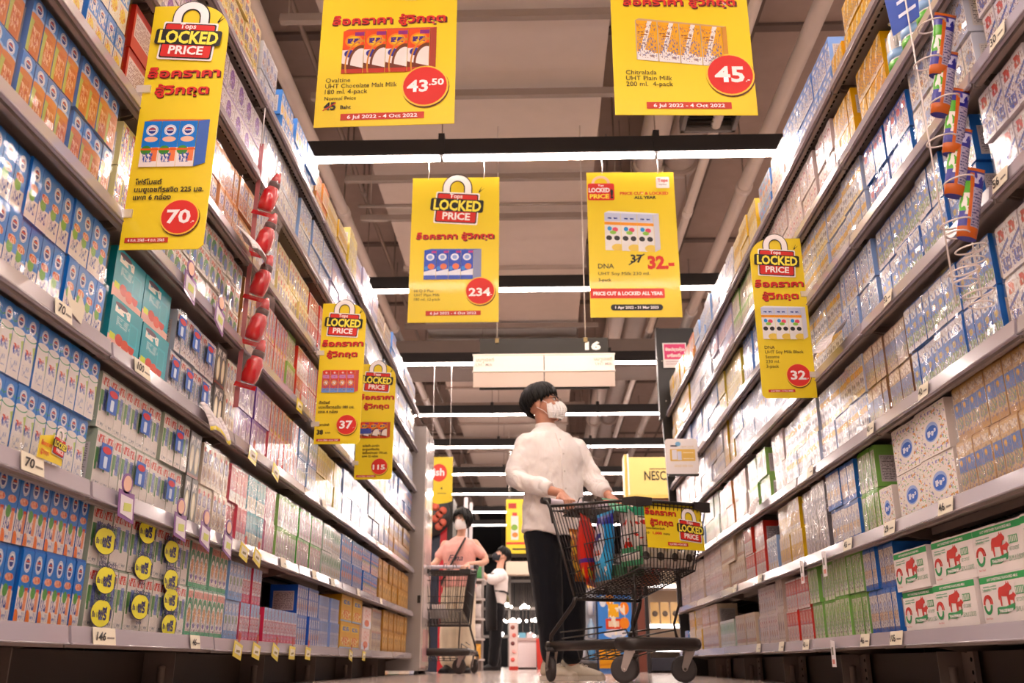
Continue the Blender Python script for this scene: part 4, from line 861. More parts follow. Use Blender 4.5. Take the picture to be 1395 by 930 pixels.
for t, z in (('DNA', .195), ('UHT Soy Milk Black', .176), ('Sesame', .157), ('230 ml.', .138), ('3-pack', .119)): lettering(f, t, .024, z, .018, BLK)
price_disc(f, .142, .088, .046, '32'); strip(f, .024, .022, .10, .011, '6 Jul 2022 - 4 Oct 2022')

# aisle sign number 16
s = empty('aisle_sign', (0, 6.4, 1.955), R(0)); tag(s, 'hanging aisle sign with number 16 on black board and white translucent box', 'sign')
link('back_board', MB().box(-.425, .03, -.01, .508, .05, .375), mat('sign_black', '#231f1d', .5), s)
up = mat('sign_white', '#f4e8dc', .45, emit=.10, var=0)  # faint emission stands in for light coming through the white panels
for x0, x1 in ((-.47, .038), (.044, .548)):
    link('upper_panel', MB().prism(rectp(x0, .118, x1, .238), 0, .02), up, s)
    m = MB(); m.obox(((x0+x1)/2, .012, .058), ((x1-x0)/2, 0, 0), (0, .003, 0), (0, -.008, .056))
    link('lower_panel', m, mat('sign_lower', '#dcc8bc', .5, emit=.02, var=0), s)  # weaker emission brightens the lower panel the same way
link('sign_edge', MB().box(-.475, -.004, .236, .553, .022, .246).box(-.475, -.004, .112, .553, .024, .120), mat('sign_edge', '#f6efe6', .4), s)
lettering(s, '16', .34, .285, .080, '#f8f4f0', .028, .06, 'LEFT', width=.115, name='aisle_number')
for x, al in ((-.45, 'LEFT'), (.53, 'RIGHT')):
    lettering(s, 'นมยูเอชที', x, .19, .035, '#d8a890', -.004, .01, al); lettering(s, 'UHT Milk', x, .155, .030, '#c8b8b0', -.004, .01, al)
br = mat('brass_clamp', '#8c7c5c', .35, metal=.7)
for x in (-.30, .345):
    link('clamp', MB().box(x - .014, .02, .34, x + .014, .06, .375), br, s); link('hanging_wire', MB().tube([(x, .04, .36), (x, .04, 2.16)], .004, 6), mat('wire_pale', '#d8cbc0', .5), s)

# white bracket sign on the right shelving
s = empty('bracket_sign', (.865, 6.1, 1.262)); tag(s, 'white rounded bracket sign with yellow pack picture on the right shelf edge', 'sign')
link('sign_sheet', MB().prism(rrect(-.03, 0, .185, .235, .02), 0, .006), mat('sign_plastic', '#ece4e2', .35), s)
link('shadow_lip', MB().prism(rectp(-.015, -.008, .185, 0), .0, .05), mat('sign_black', '#231f1d', .5), s)  # black strip stands in for the shade under the sign
flat(s, 'picture', rrect(.0, .085, .165, .165, .006), '#e3b95c', -.001); flat(s, 'picture_pack', rectp(.012, .095, .045, .16), '#e6e2ea', -.002); flat(s, 'picture_pack', rectp(.048, .092, .075, .15), '#d6d8ea', -.002)
flat(s, 'logo_dot', ellp(.055, .20, .018, .015, 16), '#7fb8e0', -.001); flat(s, 'logo_bar', rectp(.005, .182, .05, .192), '#28304c', -.001)
lettering(s, 'NEW LOOK', .075, .175, .018, '#e2c9a8', -.001, .02, 'LEFT', width=.085); lettering(s, 'GOOD FOR YOU', .085, .045, .022, '#e6cda0', -.001, .02, 'CENTER', width=.12)
for z in (.11, .15): flat(s, 'picture_line', rectp(.085, z - .012, .155, z - .006), '#f0dcae', -.002)
link('clamp', MB().box(.18, -.006, .11, .215, .02, .15).lathe([(.008, -.03), (.008, .0)], 10, (.20, 0, .13), 'y'), mat('chrome', '#bdb6b2', .15, metal=1, var=0), s)

# pink notice on the black end panel
p = empty('pink_notice', (1.055, 7.53, 2.44)); tag(p, 'pink and white notice stuck on the black end panel of the right shelving', 'notice')
link('notice_card', MB().box(0, 0, 0, .20, .003, .22), mat('notice_white', '#ece6e8', .5), p); flat(p, 'pink_field', rectp(.012, .075, .19, .21), '#e0407c', -.001)
lettering(p, 'ช้อปสุดคุ้ม', .10, .15, .035, WHT, -.002, .05, 'CENTER', width=.16); lettering(p, 'เครื่องดื่ม', .10, .095, .035, WHT, -.002, .05, 'CENTER', width=.13)
for z in (.05, .03): flat(p, 'small_print', rectp(.02, z, .17, z + .006), '#c9a8b4', -.001)
# ================================================================= shopping trolleys
wire_m = mat('trolley_wire', '#26201e', .35, metal=.35, coat=.2, var=0)
frame_m = mat('trolley_frame', '#2e2724', .4, metal=.3, coat=.2, var=.05)
plas_m = mat('bumper_plastic', '#2b2625', .55, var=.05)
handle_m = mat('handle_lilac', '#cfc3cf', .35, coat=.3)
rubber_m = mat('wheel_rubber', '#3b3534', .6); hub_m = mat('wheel_grey', '#6e6668', .45); fork_m = mat('caster_zinc', '#a89e98', .3, metal=.7)
def cP(s, l, z): return Vector((l, -s, z))
def lerp(a, b, t): return a + (b - a) * t
def caster(root, s, l, yaw, r=.060):
    c = empty('caster', cP(s, l, 0), R(yaw)); c.parent = root
    w = .013
    link('tyre', MB().lathe([(r - .016, -w), (r - .004, -w), (r, -w*.55), (r, w*.55), (r - .004, w), (r - .016, w)], 28, (0, .03, r), 'x'), rubber_m, c)
    link('hub', MB().lathe([(0.0, -w*.7), (r*.35, -w*.7), (r*.38, -w*.9), (r*.5, -w*.8), (r - .015, -w*.8), (r - .015, w*.8), (r*.5, w*.8), (r*.38, w*.9), (0.0, w*.9)], 24, (0, .03, r), 'x'), hub_m, c)
    for sx in (-1, 1):
        m = MB(); x = sx*.02
        pr = [(-.024, r*2 + .022), (.024, r*2 + .022), (.044, r*1.15), (.040, r - .006), (.030, r - .012), (.020, r - .006)]
        n = len(pr)
        m.quad([(x, y, z) for y, z in pr]); m.quad([(x + sx*.003, y, z) for y, z in reversed(pr)])
        for i in range(n):
            a, b = pr[i], pr[(i+1) % n]; m.quad([(x, a[0], a[1]), (x, b[0], b[1]), (x + sx*.003, b[0], b[1]), (x + sx*.003, a[0], a[1])])
        link('fork', m, fork_m, c)
    link('axle', MB().lathe([(.006, -.027), (.006, .027)], 10, (0, .03, r), 'x'), mat('chrome', '#bdb6b2', .15, metal=1, var=0), c)
    link('swivel', MB().lathe([(.026, r*2 + .02), (.028, r*2 + .03), (.022, r*2 + .042)], 14, (0, .0, 0)), plas_m, c)
def trolley(loc, rz, label, group=None):
    t = empty('shopping_trolley', loc, rz); tag(t, label, 'trolley', group)
    # rim and floor corners: s forward, l sideways
    def side(l_sign, u, v):
        """u 0 rear..1 front, v 0 floor..1 rim"""
        s = lerp(lerp(.20, .72, u), lerp(.03, .775, u), v); l = l_sign * lerp(lerp(.185, .155, u), lerp(.235, .20, u), v)
        z = lerp(lerp(.395, .50, u), lerp(.872, .80, u), v)
        return cP(s, l, z)
    for sg in (-1, 1):
        n = 26
        for i in range(n + 1):
            u = i / n; link('side_wire', MB().tube([side(sg, u, 0), side(sg, u, 1)], .0024, 5, False), wire_m, t)
        for v, r in ((0, .004), (.25, .0028), (.52, .0028), (.94, .003)):
            link('side_rod', MB().tube([side(sg, 0, v), side(sg, 1, v)], r, 6), wire_m, t)
        link('rim_rail', MB().tube([side(sg, 0, 1), side(sg, 1, 1)], .0075, 8), wire_m, t)
    def front(k, v): return side(-1, 1, v).lerp(side(1, 1, v), k)
    for i in range(1, 17): link('front_wire', MB().tube([front(i/17, 0), front(i/17, 1)], .0024, 5, False), wire_m, t)
    for v, r in ((0, .004), (.16, .0028), (.33, .003), (.75, .003), (.94, .003), (1, .0085)): link('front_rod', MB().tube([front(0, v), front(1, v)], r, 6), wire_m, t)
    def rear(k, v): return side(-1, 0, v).lerp(side(1, 0, v), k)
    for i in range(0, 13): link('rear_wire', MB().tube([rear(i/12, .05), rear(i/12, .95)], .0024, 5, False), wire_m, t)
    for v in (.05, .4, .95): link('rear_rod', MB().tube([rear(0, v), rear(1, v)], .004, 6), wire_m, t)
    def fl(u, k): return side(-1, u, 0).lerp(side(1, u, 0), k)
    for i in range(0, 22): link('floor_wire', MB().tube([fl(i/21, 0), fl(i/21, 1)], .0024, 5, False), wire_m, t)
    for i in range(0, 14): link('floor_wire', MB().tube([fl(0, i/13), fl(1, i/13)], .0024, 5, False), wire_m, t)
    # corner bumpers of the rim
    for sg in (-1, 1):
        p = side(sg, 1, 1); q = side(sg, .87, 1); k = front(.5 - sg*-.5*.62, 1)
        m = MB(); m.loft([[q + Vector((sg*.012, 0, .014)), q + Vector((-sg*.006, 0, .014)), q + Vector((-sg*.006, 0, -.016)), q + Vector((sg*.012, 0, -.016))],
                          [p + Vector((sg*.016, -.012, .014)), p + Vector((-sg*.008, .006, .014)), p + Vector((-sg*.008, .006, -.032)), p + Vector((sg*.016, -.012, -.032))],
                          [k + Vector((0, -.014, .014)), k + Vector((0, .006, .014)), k + Vector((0, .006, -.020)), k + Vector((0, -.014, -.020))]], smooth=False)
        link('corner_bumper', m, plas_m, t)
    # handle
    link('handle_bar', MB().tube([cP(-.01, -.225, .905), cP(-.01, .225, .905)], .016, 12), handle_m, t)
    for sg in (-1, 1):
        link('handle_end', MB().tube([cP(-.012, sg*.215, .905), cP(-.012, sg*.262, .908)], [.021, .017], 12), plas_m, t)
        link('handle_bracket', MB().tube([cP(-.01, sg*.24, .905), cP(.02, sg*.25, .90), cP(.045, sg*.243, .86), cP(.06, sg*.235, .78)], .008, 8), wire_m, t)
    link('child_seat_back', MB().tube([cP(.02, -.06, .90), cP(.03, -.05, .93), cP(.03, -.03, .935), cP(.035, -.03, .88), cP(.035, .03, .88), cP(.03, .03, .935), cP(.03, .05, .93), cP(.02, .06, .90)], .0035, 6), wire_m, t)
    for i in range(9): link('seat_wire', MB().tube([cP(.05, -.17 + i*.0425, .86), cP(.16, -.16 + i*.04, .82)], .0024, 5), wire_m, t)
    link('seat_flap', MB().obox(cP(.12, 0, .835), (.17, 0, 0), (0, .07, -.012), (0, .0005, .003)), plas_m, t)
    # chassis
    def bar(name, pts, w=.011, h=.024):
        link(name, MB().tube(pts, w, 8, ell=[(w, h)] * len(pts)), frame_m, t)
    for sg in (-1, 1):
        bar('chassis_rail', [cP(.0, sg*.245, .168), cP(.30, sg*.225, .168), cP(.60, sg*.19, .170)],   .015, .024)
        bar('leg_tube', [cP(.03, sg*.24, .17), cP(.035, sg*.24, .22), cP(.19, sg*.20, .365), cP(.205, sg*.195, .40)], .009, .013)
        bar('leg_tube', [cP(.205, sg*.20, .40), cP(.04, sg*.237, .86)], .008, .008)
        link('front_strut', MB().tube([cP(.60, sg*.12, .18), cP(.58, sg*.12, .26), cP(.63, sg*.13, .38), cP(.63, sg*.13, .48)], .006, 8), frame_m, t)
        link('rack_rod', MB().tube([cP(.04, sg*.18, .205), cP(.56, sg*.14, .235), cP(.585, sg*.14, .19)], .004, 6), wire_m, t)
        link('rack_rod', MB().tube([cP(.04, sg*.19, .235), cP(.40, sg*.17, .25)], .004, 6), wire_m, t)
        link('wheel_post', MB().tube([cP(.03 if True else 0, sg*.245, .15), cP(.03, sg*.245, .18)], .018, 10), frame_m, t)
    bar('rear_cross_tube', [cP(.20, -.20, .39), cP(.20, .20, .39)], .009, .009)
    bar('front_bumper', [cP(.58, -.205, .170), cP(.655, -.19, .170), cP(.672, -.15, .170), cP(.672, .15, .170), cP(.655, .19, .170), cP(.58, .205, .170)], .022, .029)
    for k in range(6):
        l = -.14 + k*.056
        link('rack_wire', MB().tube([cP(.10, l, .20), cP(.14, l, .105), cP(.46, l, .155), cP(.5, l, .17)], .0032, 5), wire_m, t)
    for s_ in (.14, .25, .38): link('rack_wire', MB().tube([cP(s_, -.15, .105 + (s_-.14)*.155), cP(s_, .15, .105 + (s_-.14)*.155)], .0032, 5), wire_m, t)
    caster(t, .62, -.165, 58); caster(t, .64, .155, 66)
    caster(t, .05, -.245, -14); caster(t, .05, .245, 25)
    return t, front, side
CART = (.245, 5.10, 0); CART_RZ = R(29.2)
cart, cfront, cside = trolley(CART, CART_RZ, 'black wire shopping trolley full of groceries, pushed by the man in white')
cart_m = Matrix.Translation(CART) @ Matrix.Rotation(CART_RZ, 4, 'Z')
def cw(s, l, z): return cart_m @ cP(s, l, z)
# yellow sign on the trolley front
sw, sh = .325, .21
fc = cw(.785, .005, .585); 
sg_ = empty('trolley_sign', fc, rot=(R(-6), 0, CART_RZ)); tag(sg_, 'yellow promotional sign fixed to the front of the loaded trolley', 'sign')
link('sign_sheet', MB().box(-sw/2, -.004, 0, sw/2, 0, sh), panel_yel, sg_)
padlock(sg_, .088, .098, .155, -.006); slogan(sg_, -.075, .155, .175, -.006)
lettering(sg_, 'ลดและล็อคราคาสินค้า', -.165, .085, .0125, '#4a3c14', -.006, .03); lettering(sg_, 'กว่า', -.165, .062, .0125, '#4a3c14', -.006, .03); lettering(sg_, '1,000', -.13, .062, .016, RED, -.006, .04, width=.052); lettering(sg_, 'รายการ', -.07, .062, .0125, '#4a3c14', -.006, .03)
strip(sg_, -.05, .014, .115, .016, '6 Jul 2022 - 4 Oct 2022', -.006)

# ---- groceries
def bag(name, c, w, h, t, ax, m, label, cat, tilt=0, bands=None, seal=True):
    """pillow pack standing on its lower seam; ax = heading in degrees; bands = coloured label bands"""
    o = empty(name, c, rot=(R(tilt), 0, R(ax))); tag(o, label, cat)
    nu, nv = 12, 14; mb = MB(); F = {}
    def P(u, v, s):
        x = (u - .5)*w*(1 - .06*math.sin(math.pi*v)); z = v*h
        bul = (math.sin(math.pi*u)**.6 if 0 < u < 1 else 0) * (math.sin(math.pi*v)**.55 if 0 < v < 1 else 0)
        wr = 1 + .12*noise.noise(Vector((u*6, v*7, s*3 + w*50)))
        return (x, s*t/2*bul*wr, z)
    for s in (-1, 1):
        for j in range(nv):
            for i in range(nu):
                a, b_, c_, d_ = [(i/nu, j/nv), ((i+1)/nu, j/nv), ((i+1)/nu, (j+1)/nv), (i/nu, (j+1)/nv)]
                q = [a, b_, c_, d_] if s < 0 else [d_, c_, b_, a]
                mb.quad([P(u, v, s) for u, v in q], [q_ for q_ in q], True)
    link('bag_body', mb, m, o)
    if seal:
        for z0, z1 in ((-.010, .004), (h - .004, h + .012)):
            z_ = MB()
            for i in range(14): z_.box(-w/2 + i*w/14, -.0012 - (.0008 if i % 2 else 0), z0, -w/2 + (i+1)*w/14, .0012, z1)
            link('crimped_seal', z_, m, o)
    return o
art('bag_red_snack', '#cf2f22', [('ell', .72, .62, .26, .22, '#e8d8c8'), ('ell', .72, .6, .17, .15, '#d8823c'), ('band', .30, .36, '#5a3a8c'), ('blob', .05, .05, .95, .28, 6, .5, '#e8b83c'), ('blob', .3, .75, .9, .95, 7, .52, '#e86a4c')], side='#cf2f22', wrap=.8)
art('bag_amber', '#b5651e', [('blob', 0, 0, 1, 1, 5, .5, '#e0b45a'), ('rect', .2, .5, .8, .8, '#c23a22'), ('blob', 0, 0, 1, .5, 8, .58, '#6a3018')], side='#b5651e', wrap=.8)
art('bag_blue_snack', '#3d9ad6', [('diag', .35, .5, '#5fb4e4'), ('band', .82, 1, '#3a3f9c'), ('ell', .5, .55, .34, .3, '#e4e6ee'), ('blob', .3, .5, .7, .68, 7, .46, '#2f3f94'), ('blob', .28, .34, .72, .42, 9, .46, '#d8542f'), ('blob', .1, .03, .9, .2, 6, .52, '#e6e0dc')], side='#3d9ad6', wrap=.8)
art('bag_white_red', '#e8dcd8', [('blob', .0, .1, 1, .9, 3.5, .56, '#d03a32'), ('ell', .3, .85, .14, .1, '#c8342c'), ('blob', .3, .0, 1, .3, 7, .58, '#c9402f')], side='#e8dcd8', wrap=.6)
art('bag_green', '#17604f', [('blob', .0, .1, 1, .9, 3, .60, '#8ab8a0'), ('rect', .0, .0, .35, 1, '#1d7a5c'), ('ell', .6, .3, .3, .12, '#c94a2c')], side='#17604f', wrap=1)
art('packet_green_red', '#2f8a62', [('stripe', .9, -1.1, .16, '#d2453c'), ('blob', .35, .2, 1, .9, 4, .5, '#e2ded8'), ('blob', .0, .1, .4, .9, 5, .62, '#bfe0c8')], side='#c8d0c4', wrap=.8)
def contents(name, s, l, z, *a, **k): return bag(name, cw(s, l, z), *a, **k)
contents('snack_bag', .25, -.13, .46, .20, .33, .11, 74, ART['bag_red_snack'], 'red and white snack bag near the handle end of the loaded trolley', 'snack', tilt=-4)
contents('snack_bag', .14, -.10, .49, .13, .25, .10, 40, ART['bag_amber'], 'amber and brown noodle bag, nearest the trolley handle', 'snack', tilt=-8)
contents('snack_bag', .40, -.155, .475, .20, .31, .085, 110, ART['bag_blue_snack'], 'light blue snack bag leaning against the trolley side wires', 'snack', tilt=4)
contents('snack_bag', .50, -.06, .50, .18, .28, .10, 75, ART['bag_white_red'], 'white grocery bag with red print in the middle of the trolley', 'snack', tilt=3)
contents('snack_bag', .60, -.02, .54, .19, .27, .09, 40, ART['bag_green'], 'dark green shiny bag standing behind the trolley sign', 'snack')
contents('snack_bag', .36, .10, .50, .22, .30, .12, 20, ART['bag_white_red'], 'white bag with red print on the far side of the trolley', 'snack')
contents('snack_packet', .47, .02, .80, .32, .10, .03, 31, ART['packet_green_red'], 'flat green and red packet lying across the top of the groceries', 'snack', tilt=-52)
# wrapped rolls in the trolley floor
r_ = empty('roll_pack', cw(.62, .015, .515), rot=(0, 0, CART_RZ)); tag(r_, 'clear-wrapped pack of white rolls lying in the front of the trolley', 'roll pack')
for i in range(4):
    x = -.12 + i*.083
    rl = link('roll', MB().lathe([(.012, -.075), (.038, -.075), (.040, -.07), (.040, .07), (.038, .075), (.012, .075)], 20, (x, 0, .045), 'y'), mat('roll_white', '#e4dcd4', .7), r_)
    link('roll_core', MB().lathe([(.0, -.0765), (.020, -.0765), (.020, -.07)], 16, (x, 0, .045), 'y'), mat('core_grey', '#4e4a4c', .7), rl)
link('green_band', MB().box(-.155, -.078, .004, -.14, .078, .088), mat('band_green', '#4a9a6a', .4), r_)
contents('folded_bag', .66, -.02, .60, .26, .14, .05, 31, ART['bag_white_red'], 'white folded bag lying on the rolls behind the yellow trolley sign', 'bag', tilt=-6)
for k, (s_, l_, c_, what) in enumerate(((.30, .02, '#c9bfb4', 'cream'), (.44, -.07, '#4d7a5c', 'green'), (.30, .12, '#a85a32', 'brown'))):
    o = link('grocery_box', MB().box(-.10, -.06, 0, .10, .06, .05), mat('box_' + what, c_, .6), None, cw(s_, l_, .425 + .2*(s_-.2)+.012), (R(0), R(0), CART_RZ + R(90)))
    tag(o, 'low %s grocery box lying on the trolley floor' % what, 'box')
# ================================================================= people
def skin_mat(name, c):
    m = mat(name, c, .45, var=.05); b = m.node_tree.nodes['Principled BSDF']
    b.inputs['Subsurface Weight'].default_value = .12; b.inputs['Subsurface Radius'].default_value = (.02, .008, .005); b.inputs['Subsurface Scale'].default_value = .5
    return m
def cloth_mat(name, c, bump=.25, scale=14):
    if name in MATS: return MATS[name]
    m = mat(name, c, .85, spec=.2, var=.05); nt = m.node_tree; b = nt.nodes['Principled BSDF']
    tc = nt.nodes.new('ShaderNodeTexCoord'); mp = nt.nodes.new('ShaderNodeMapping'); mp.inputs['Rotation'].default_value = (.3, .6, .2); mp.inputs['Scale'].default_value = (1, 1, .5)
    nz = nt.nodes.new('ShaderNodeTexNoise'); nz.inputs['Scale'].default_value = scale; nz.inputs['Detail'].default_value = 3; nz.inputs['Distortion'].default_value = 1.2
    bp = nt.nodes.new('ShaderNodeBump'); bp.inputs['Strength'].default_value = bump; bp.inputs['Distance'].default_value = .03
    nt.links.new(tc.outputs['Object'], mp.inputs[0]); nt.links.new(mp.outputs[0], nz.inputs['Vector']); nt.links.new(nz.outputs['Fac'], bp.inputs['Height']); nt.links.new(bp.outputs[0], b.inputs['Normal'])
    b.inputs['Sheen Weight'].default_value = .15
    return m
folds = bpy.data.textures.new('folds', 'CLOUDS'); folds.noise_scale = .13; folds.noise_depth = 2
def fuse(name, mb, m, parent, vox, smooth=4, disp=0.0):
    o = link(name, mb, m, parent)
    r = o.modifiers.new('fuse', 'REMESH'); r.mode = 'VOXEL'; r.voxel_size = vox; r.use_smooth_shade = True
    s = o.modifiers.new('soften', 'SMOOTH'); s.factor = .5; s.iterations = smooth
    if disp:
        d = o.modifiers.new('folds', 'DISPLACE'); d.texture = folds; d.strength = disp; d.mid_level = .5; d.texture_coords = 'LOCAL'
    return o
def ering(cx, cy_, z, rx, ry, n=20, zf=None):
    return [(cx + rx*math.cos(2*math.pi*k/n), cy_ + ry*math.sin(2*math.pi*k/n), z + (zf(2*math.pi*k/n) if zf else 0)) for k in range(n)]
def mtube(mb, pts, rs, n=12): 
    # resample for smooth bends
    P = [Vector(p) for p in pts]; out = []; rr = []
    for i in range(len(P) - 1):
        p0 = P[max(i-1, 0)]; p1 = P[i]; p2 = P[i+1]; p3 = P[min(i+2, len(P)-1)]
        for t in (0, .25, .5, .75):
            a = .5*((2*p1) + (p2-p0)*t + (2*p0-5*p1+4*p2-p3)*t*t + (-p0+3*p1-3*p2+p3)*t**3)
            out.append(a); rr.append(lerp(rs[i], rs[i+1], t))
    out.append(P[-1]); rr.append(rs[-1])
    mb.tube(out, rr, n); mb.ball(out[0], rr[0]*.98, 10, 8); mb.ball(out[-1], rr[-1]*.98, 10, 8)
def hand(mb, wrist, fwd, up, grip=True, mirror=1, s=1.0, curl=1.0):
    """palm and five separate bent fingers; fwd = palm direction, up = back of the hand"""
    f = Vector(fwd).normalized(); u = Vector(up); u = (u - u.dot(f)*f).normalized(); sd = f.cross(u).normalized()*mirror
    w = Vector(wrist)
    mb.tube([w, w + f*.03*s, w + f*.085*s], 1, 10, ell=[(.024*s, .020*s), (.036*s, .017*s), (.040*s, .013*s)])
    L_ = [.068, .078, .073, .058]
    for i in range(4):
        b0 = w + f*.082*s + sd*(.030 - .020*i)*s
        a = 0; p = b0; pts = [b0 - f*.02*s, b0]; 
        for k, frac in enumerate((.45, .32, .23)):
            a += (R(38 if grip else 12) + R(6*i if grip else 2)) * curl
            p = p + (f*math.cos(a) - u*math.sin(a))*L_[i]*frac*s; pts.append(p)
        mb.tube(pts, [.0105*s, .0105*s, .0095*s, .0085*s, .007*s], 8); mb.ball(pts[-1], .007*s, 8, 6); mb.ball(b0 + u*.003*s, .0105*s, 8, 6)
    t0 = w + f*.025*s + sd*.026*s
    t1 = t0 + (f*.6 + sd*.75 - u*.2).normalized()*.036*s; t2 = t1 + (f*.85 + sd*.15 - u*.55).normalized()*.030*s; t3 = t2 + (f*.8 - sd*.25 - u*.6).normalized()*.022*s
    mb.tube([t0 - sd*.01*s, t0, t1, t2, t3], [.015*s, .015*s, .012*s, .0105*s, .0085*s], 8); mb.ball(t3, .0085*s, 8, 6)
def head_parts(mb, M_, s=1.0):
    """M_ maps head space (facing -y, ear level origin) to figure space"""
    rot = M_.to_3x3()
    def B(c, r): mb.ball(M_ @ Vector(c), tuple(x*s for x in r), 16, 12, rot)
    def T(pts, rs): mb.tube([M_ @ Vector(p) for p in pts], [r*s for r in rs], 8)
    B((0, .016*s, .035*s), (.074, .094, .088)); B((0, -.022*s, -.005*s), (.064, .070, .088)); B((0, -.040*s, -.062*s), (.046, .048, .044)); B((0, -.066*s, -.088*s), (.022, .020, .018))
    B((0, -.070*s, .034*s), (.052, .018, .014))
    T([(0, -.088*s, .022*s), (0, -.104*s, -.004*s), (0, -.112*s, -.016*s)], [.007, .010, .012]); 
    for q in (-1, 1):
        B((q*.011*s, -.100*s, -.018*s), (.008, .010, .007)); B((q*.030*s, -.074*s, -.014*s), (.022, .016, .018))
        B((q*.072*s, .010*s, -.002*s), (.010, .018, .030)); B((q*.078*s, .014*s, .012*s), (.006, .014, .016))
    B((0, -.088*s, -.052*s), (.022, .010, .005)); B((0, -.086*s, -.062*s), (.019, .010, .006))
def head_details(root, M_, s, mask_c='#f0eae8', glasses=False, strap_c='#efe6e4', eyes=True):
    e = empty('face', (0,0,0)); bpy.data.objects.remove(e)
    if eyes:
        for q in (-1, 1):
            c = M_ @ Vector((q*.031*s, -.080*s, .018*s))
            link('eye', MB().ball(c, (.013*s, .009*s, .008*s), 12, 8, M_.to_3x3()), mat('eye_white', '#d9cfca', .2, var=0), root)
            c2 = M_ @ Vector((q*.031*s + .001, -.0875*s, .018*s))
            link('iris', MB().ball(c2, (.0062*s, .003*s, .0065*s), 10, 6, M_.to_3x3()), mat('iris_dark', '#1d120e', .15, var=0), root)
            pts = [M_ @ Vector((q*x*s, y*s, z*s)) for x, y, z in ((.012, -.091, .036), (.030, -.090, .042), (.050, -.077, .037))]
            link('eyebrow', MB().tube(pts, [.003*s, .0042*s, .002*s], 6), mat('hair_dark', '#0e0a09', .5, spec=.35, var=.2), root)
            pts = [M_ @ Vector((q*x*s, y*s, z*s)) for x, y, z in ((.018, -.088, .021), (.031, -.092, .0265), (.045, -.083, .021))]
            link('eyelid', MB().tube(pts, [.0014*s, .002*s, .0014*s], 5), MATS['hair_dark'], root)
    # face mask: folded shell over nose, mouth and chin
    m = MB(); nu, nv = 12, 10
    def P(u, v, o=0):
        a = (u - .5)*2
        wdt = (.060 + .010*math.sin(math.pi*v))
        x = a*wdt; z = lerp(.008, -.108, v) - .012*abs(a)*(1 if v < .5 else -1)*(abs(.5 - v)*2)
        y0 = -.016 - .062*math.sqrt(max(0, 1 - (a*.92)**2))
        y = y0 - (1 - abs(a))**.8 * (.052*math.sin(math.pi*min(1, .12 + v*.80))**.9 + .012) 
        return M_ @ Vector((x*s, (y + o)*s, z*s))
    for j in range(nv):
        for i in range(nu):
            q = [(i/nu, j/nv), (i/nu, (j+1)/nv), ((i+1)/nu, (j+1)/nv), ((i+1)/nu, j/nv)]
            m.quad([P(u, v) for u, v in q], None, True)
    mo = link('face_mask', m, mat('mask_' + mask_c.strip('#'), mask_c, .75, var=.02), root)
    sm_ = mo.modifiers.new('thickness', 'SOLIDIFY'); sm_.thickness = .0025; 
    for q in (-1, 1):
        for z0, z1 in ((-.002, .026), (-.078, -.022)):
            pts = [M_ @ Vector((q*x*s, y*s, z*s)) for x, y, z in ((.060, -.042, z0), (.072, -.02, (z0+z1)/2), (.079, .018, z1))]
            link('mask_strap', MB().tube(pts, .0018, 5), mat('strap_' + strap_c.strip('#'), strap_c, .7, var=0), root)
    if glasses:
        gm = mat('glasses_frame', '#5a4e48', .3, metal=.6, var=0)
        for q in (-1, 1):
            pts = [M_ @ Vector((q*(.033 + .023*math.cos(a))*s, (-.104 + .006*abs(math.cos(a)))*s, (.016 + .018*math.sin(a))*s)) for a in [2*math.pi*k/16 for k in range(16)]]
            link('lens_rim', MB().tube(pts, .0014, 5, closed=True), gm, root)
            link('temple', MB().tube([M_ @ Vector((q*.056*s, -.098*s, .02*s)), M_ @ Vector((q*.078*s, .0, .022*s)), M_ @ Vector((q*.080*s, .03*s, .01*s))], .0014, 5), gm, root)
        link('bridge', MB().tube([M_ @ Vector((-.010*s, -.104*s, .02*s)), M_ @ Vector((0, -.108*s, .024*s)), M_ @ Vector((.010*s, -.104*s, .02*s))], .0014, 5), gm, root)
def hair(root, M_, s, bound, rad, nlock=110, c='#1c1512', name='hair', fringe=0.0, seed=1, low=0):
    """bound(az) polar angle (deg from the crown) where the hair ends; az 0 = face side; rad(az, t) radius factor"""
    rnd = random.Random(seed); m = MB(); n = 40; rows = 12
    def P(az, pol, k):
        x = .076*math.sin(pol)*math.sin(az); y = -.094*math.sin(pol)*math.cos(az); z = .094*math.cos(pol)
        return M_ @ (Vector((x*k, y*k + .014, z*k + .032))*s)
    rings = []
    for j in range(rows + 1):
        t = j/rows; ring = []
        for i in range(n):
            az = 2*math.pi*i/n; pol = R(2 + (bound(az) - 2)*t); k = rad(az, t)*(1 + .030*math.sin(az*13 + 3*t) + .018*math.sin(az*29 + 5*t))
            ring.append(P(az, pol, k))
        rings.append(ring)
    rings.append([P(2*math.pi*i/n, R(bound(2*math.pi*i/n) - 3), .97) for i in range(n)])
    m.loft(rings, caps=True)
    hm = mat('hair_dark', '#0e0a09', .5, spec=.35, var=.2)
    h = link(name, m, hm, root)
    lm = MB()
    for q in range(nlock):
        az = rnd.uniform(0, 2*math.pi); t0 = rnd.uniform(.05, .55); t1 = rnd.uniform(.85, 1.13); daz = rnd.uniform(-.25, .25)
        pts = []; rs = []
        for k in range(6):
            t = lerp(t0, t1, k/5); a = az + daz*k/5
            pts.append(P(a, R(2 + (bound(a) - 2)*t), rad(a, min(1, t))*(1.01 + .045*math.sin(math.pi*k/5)))); rs.append((.010*math.sin(math.pi*(.12 + .8*k/5))*s + .001, .0045*s))
        lm.tube(pts, 1, 6, ell=rs)
    link('hair_locks', lm, hm, root)['kind'] = 'stuff'
    return h
def HM(pos, yaw, pitch=0, roll=0): return Matrix.Translation(pos) @ Matrix.Rotation(R(yaw), 4, 'Z') @ Matrix.Rotation(R(-pitch), 4, 'X') @ Matrix.Rotation(R(roll), 4, 'Y')
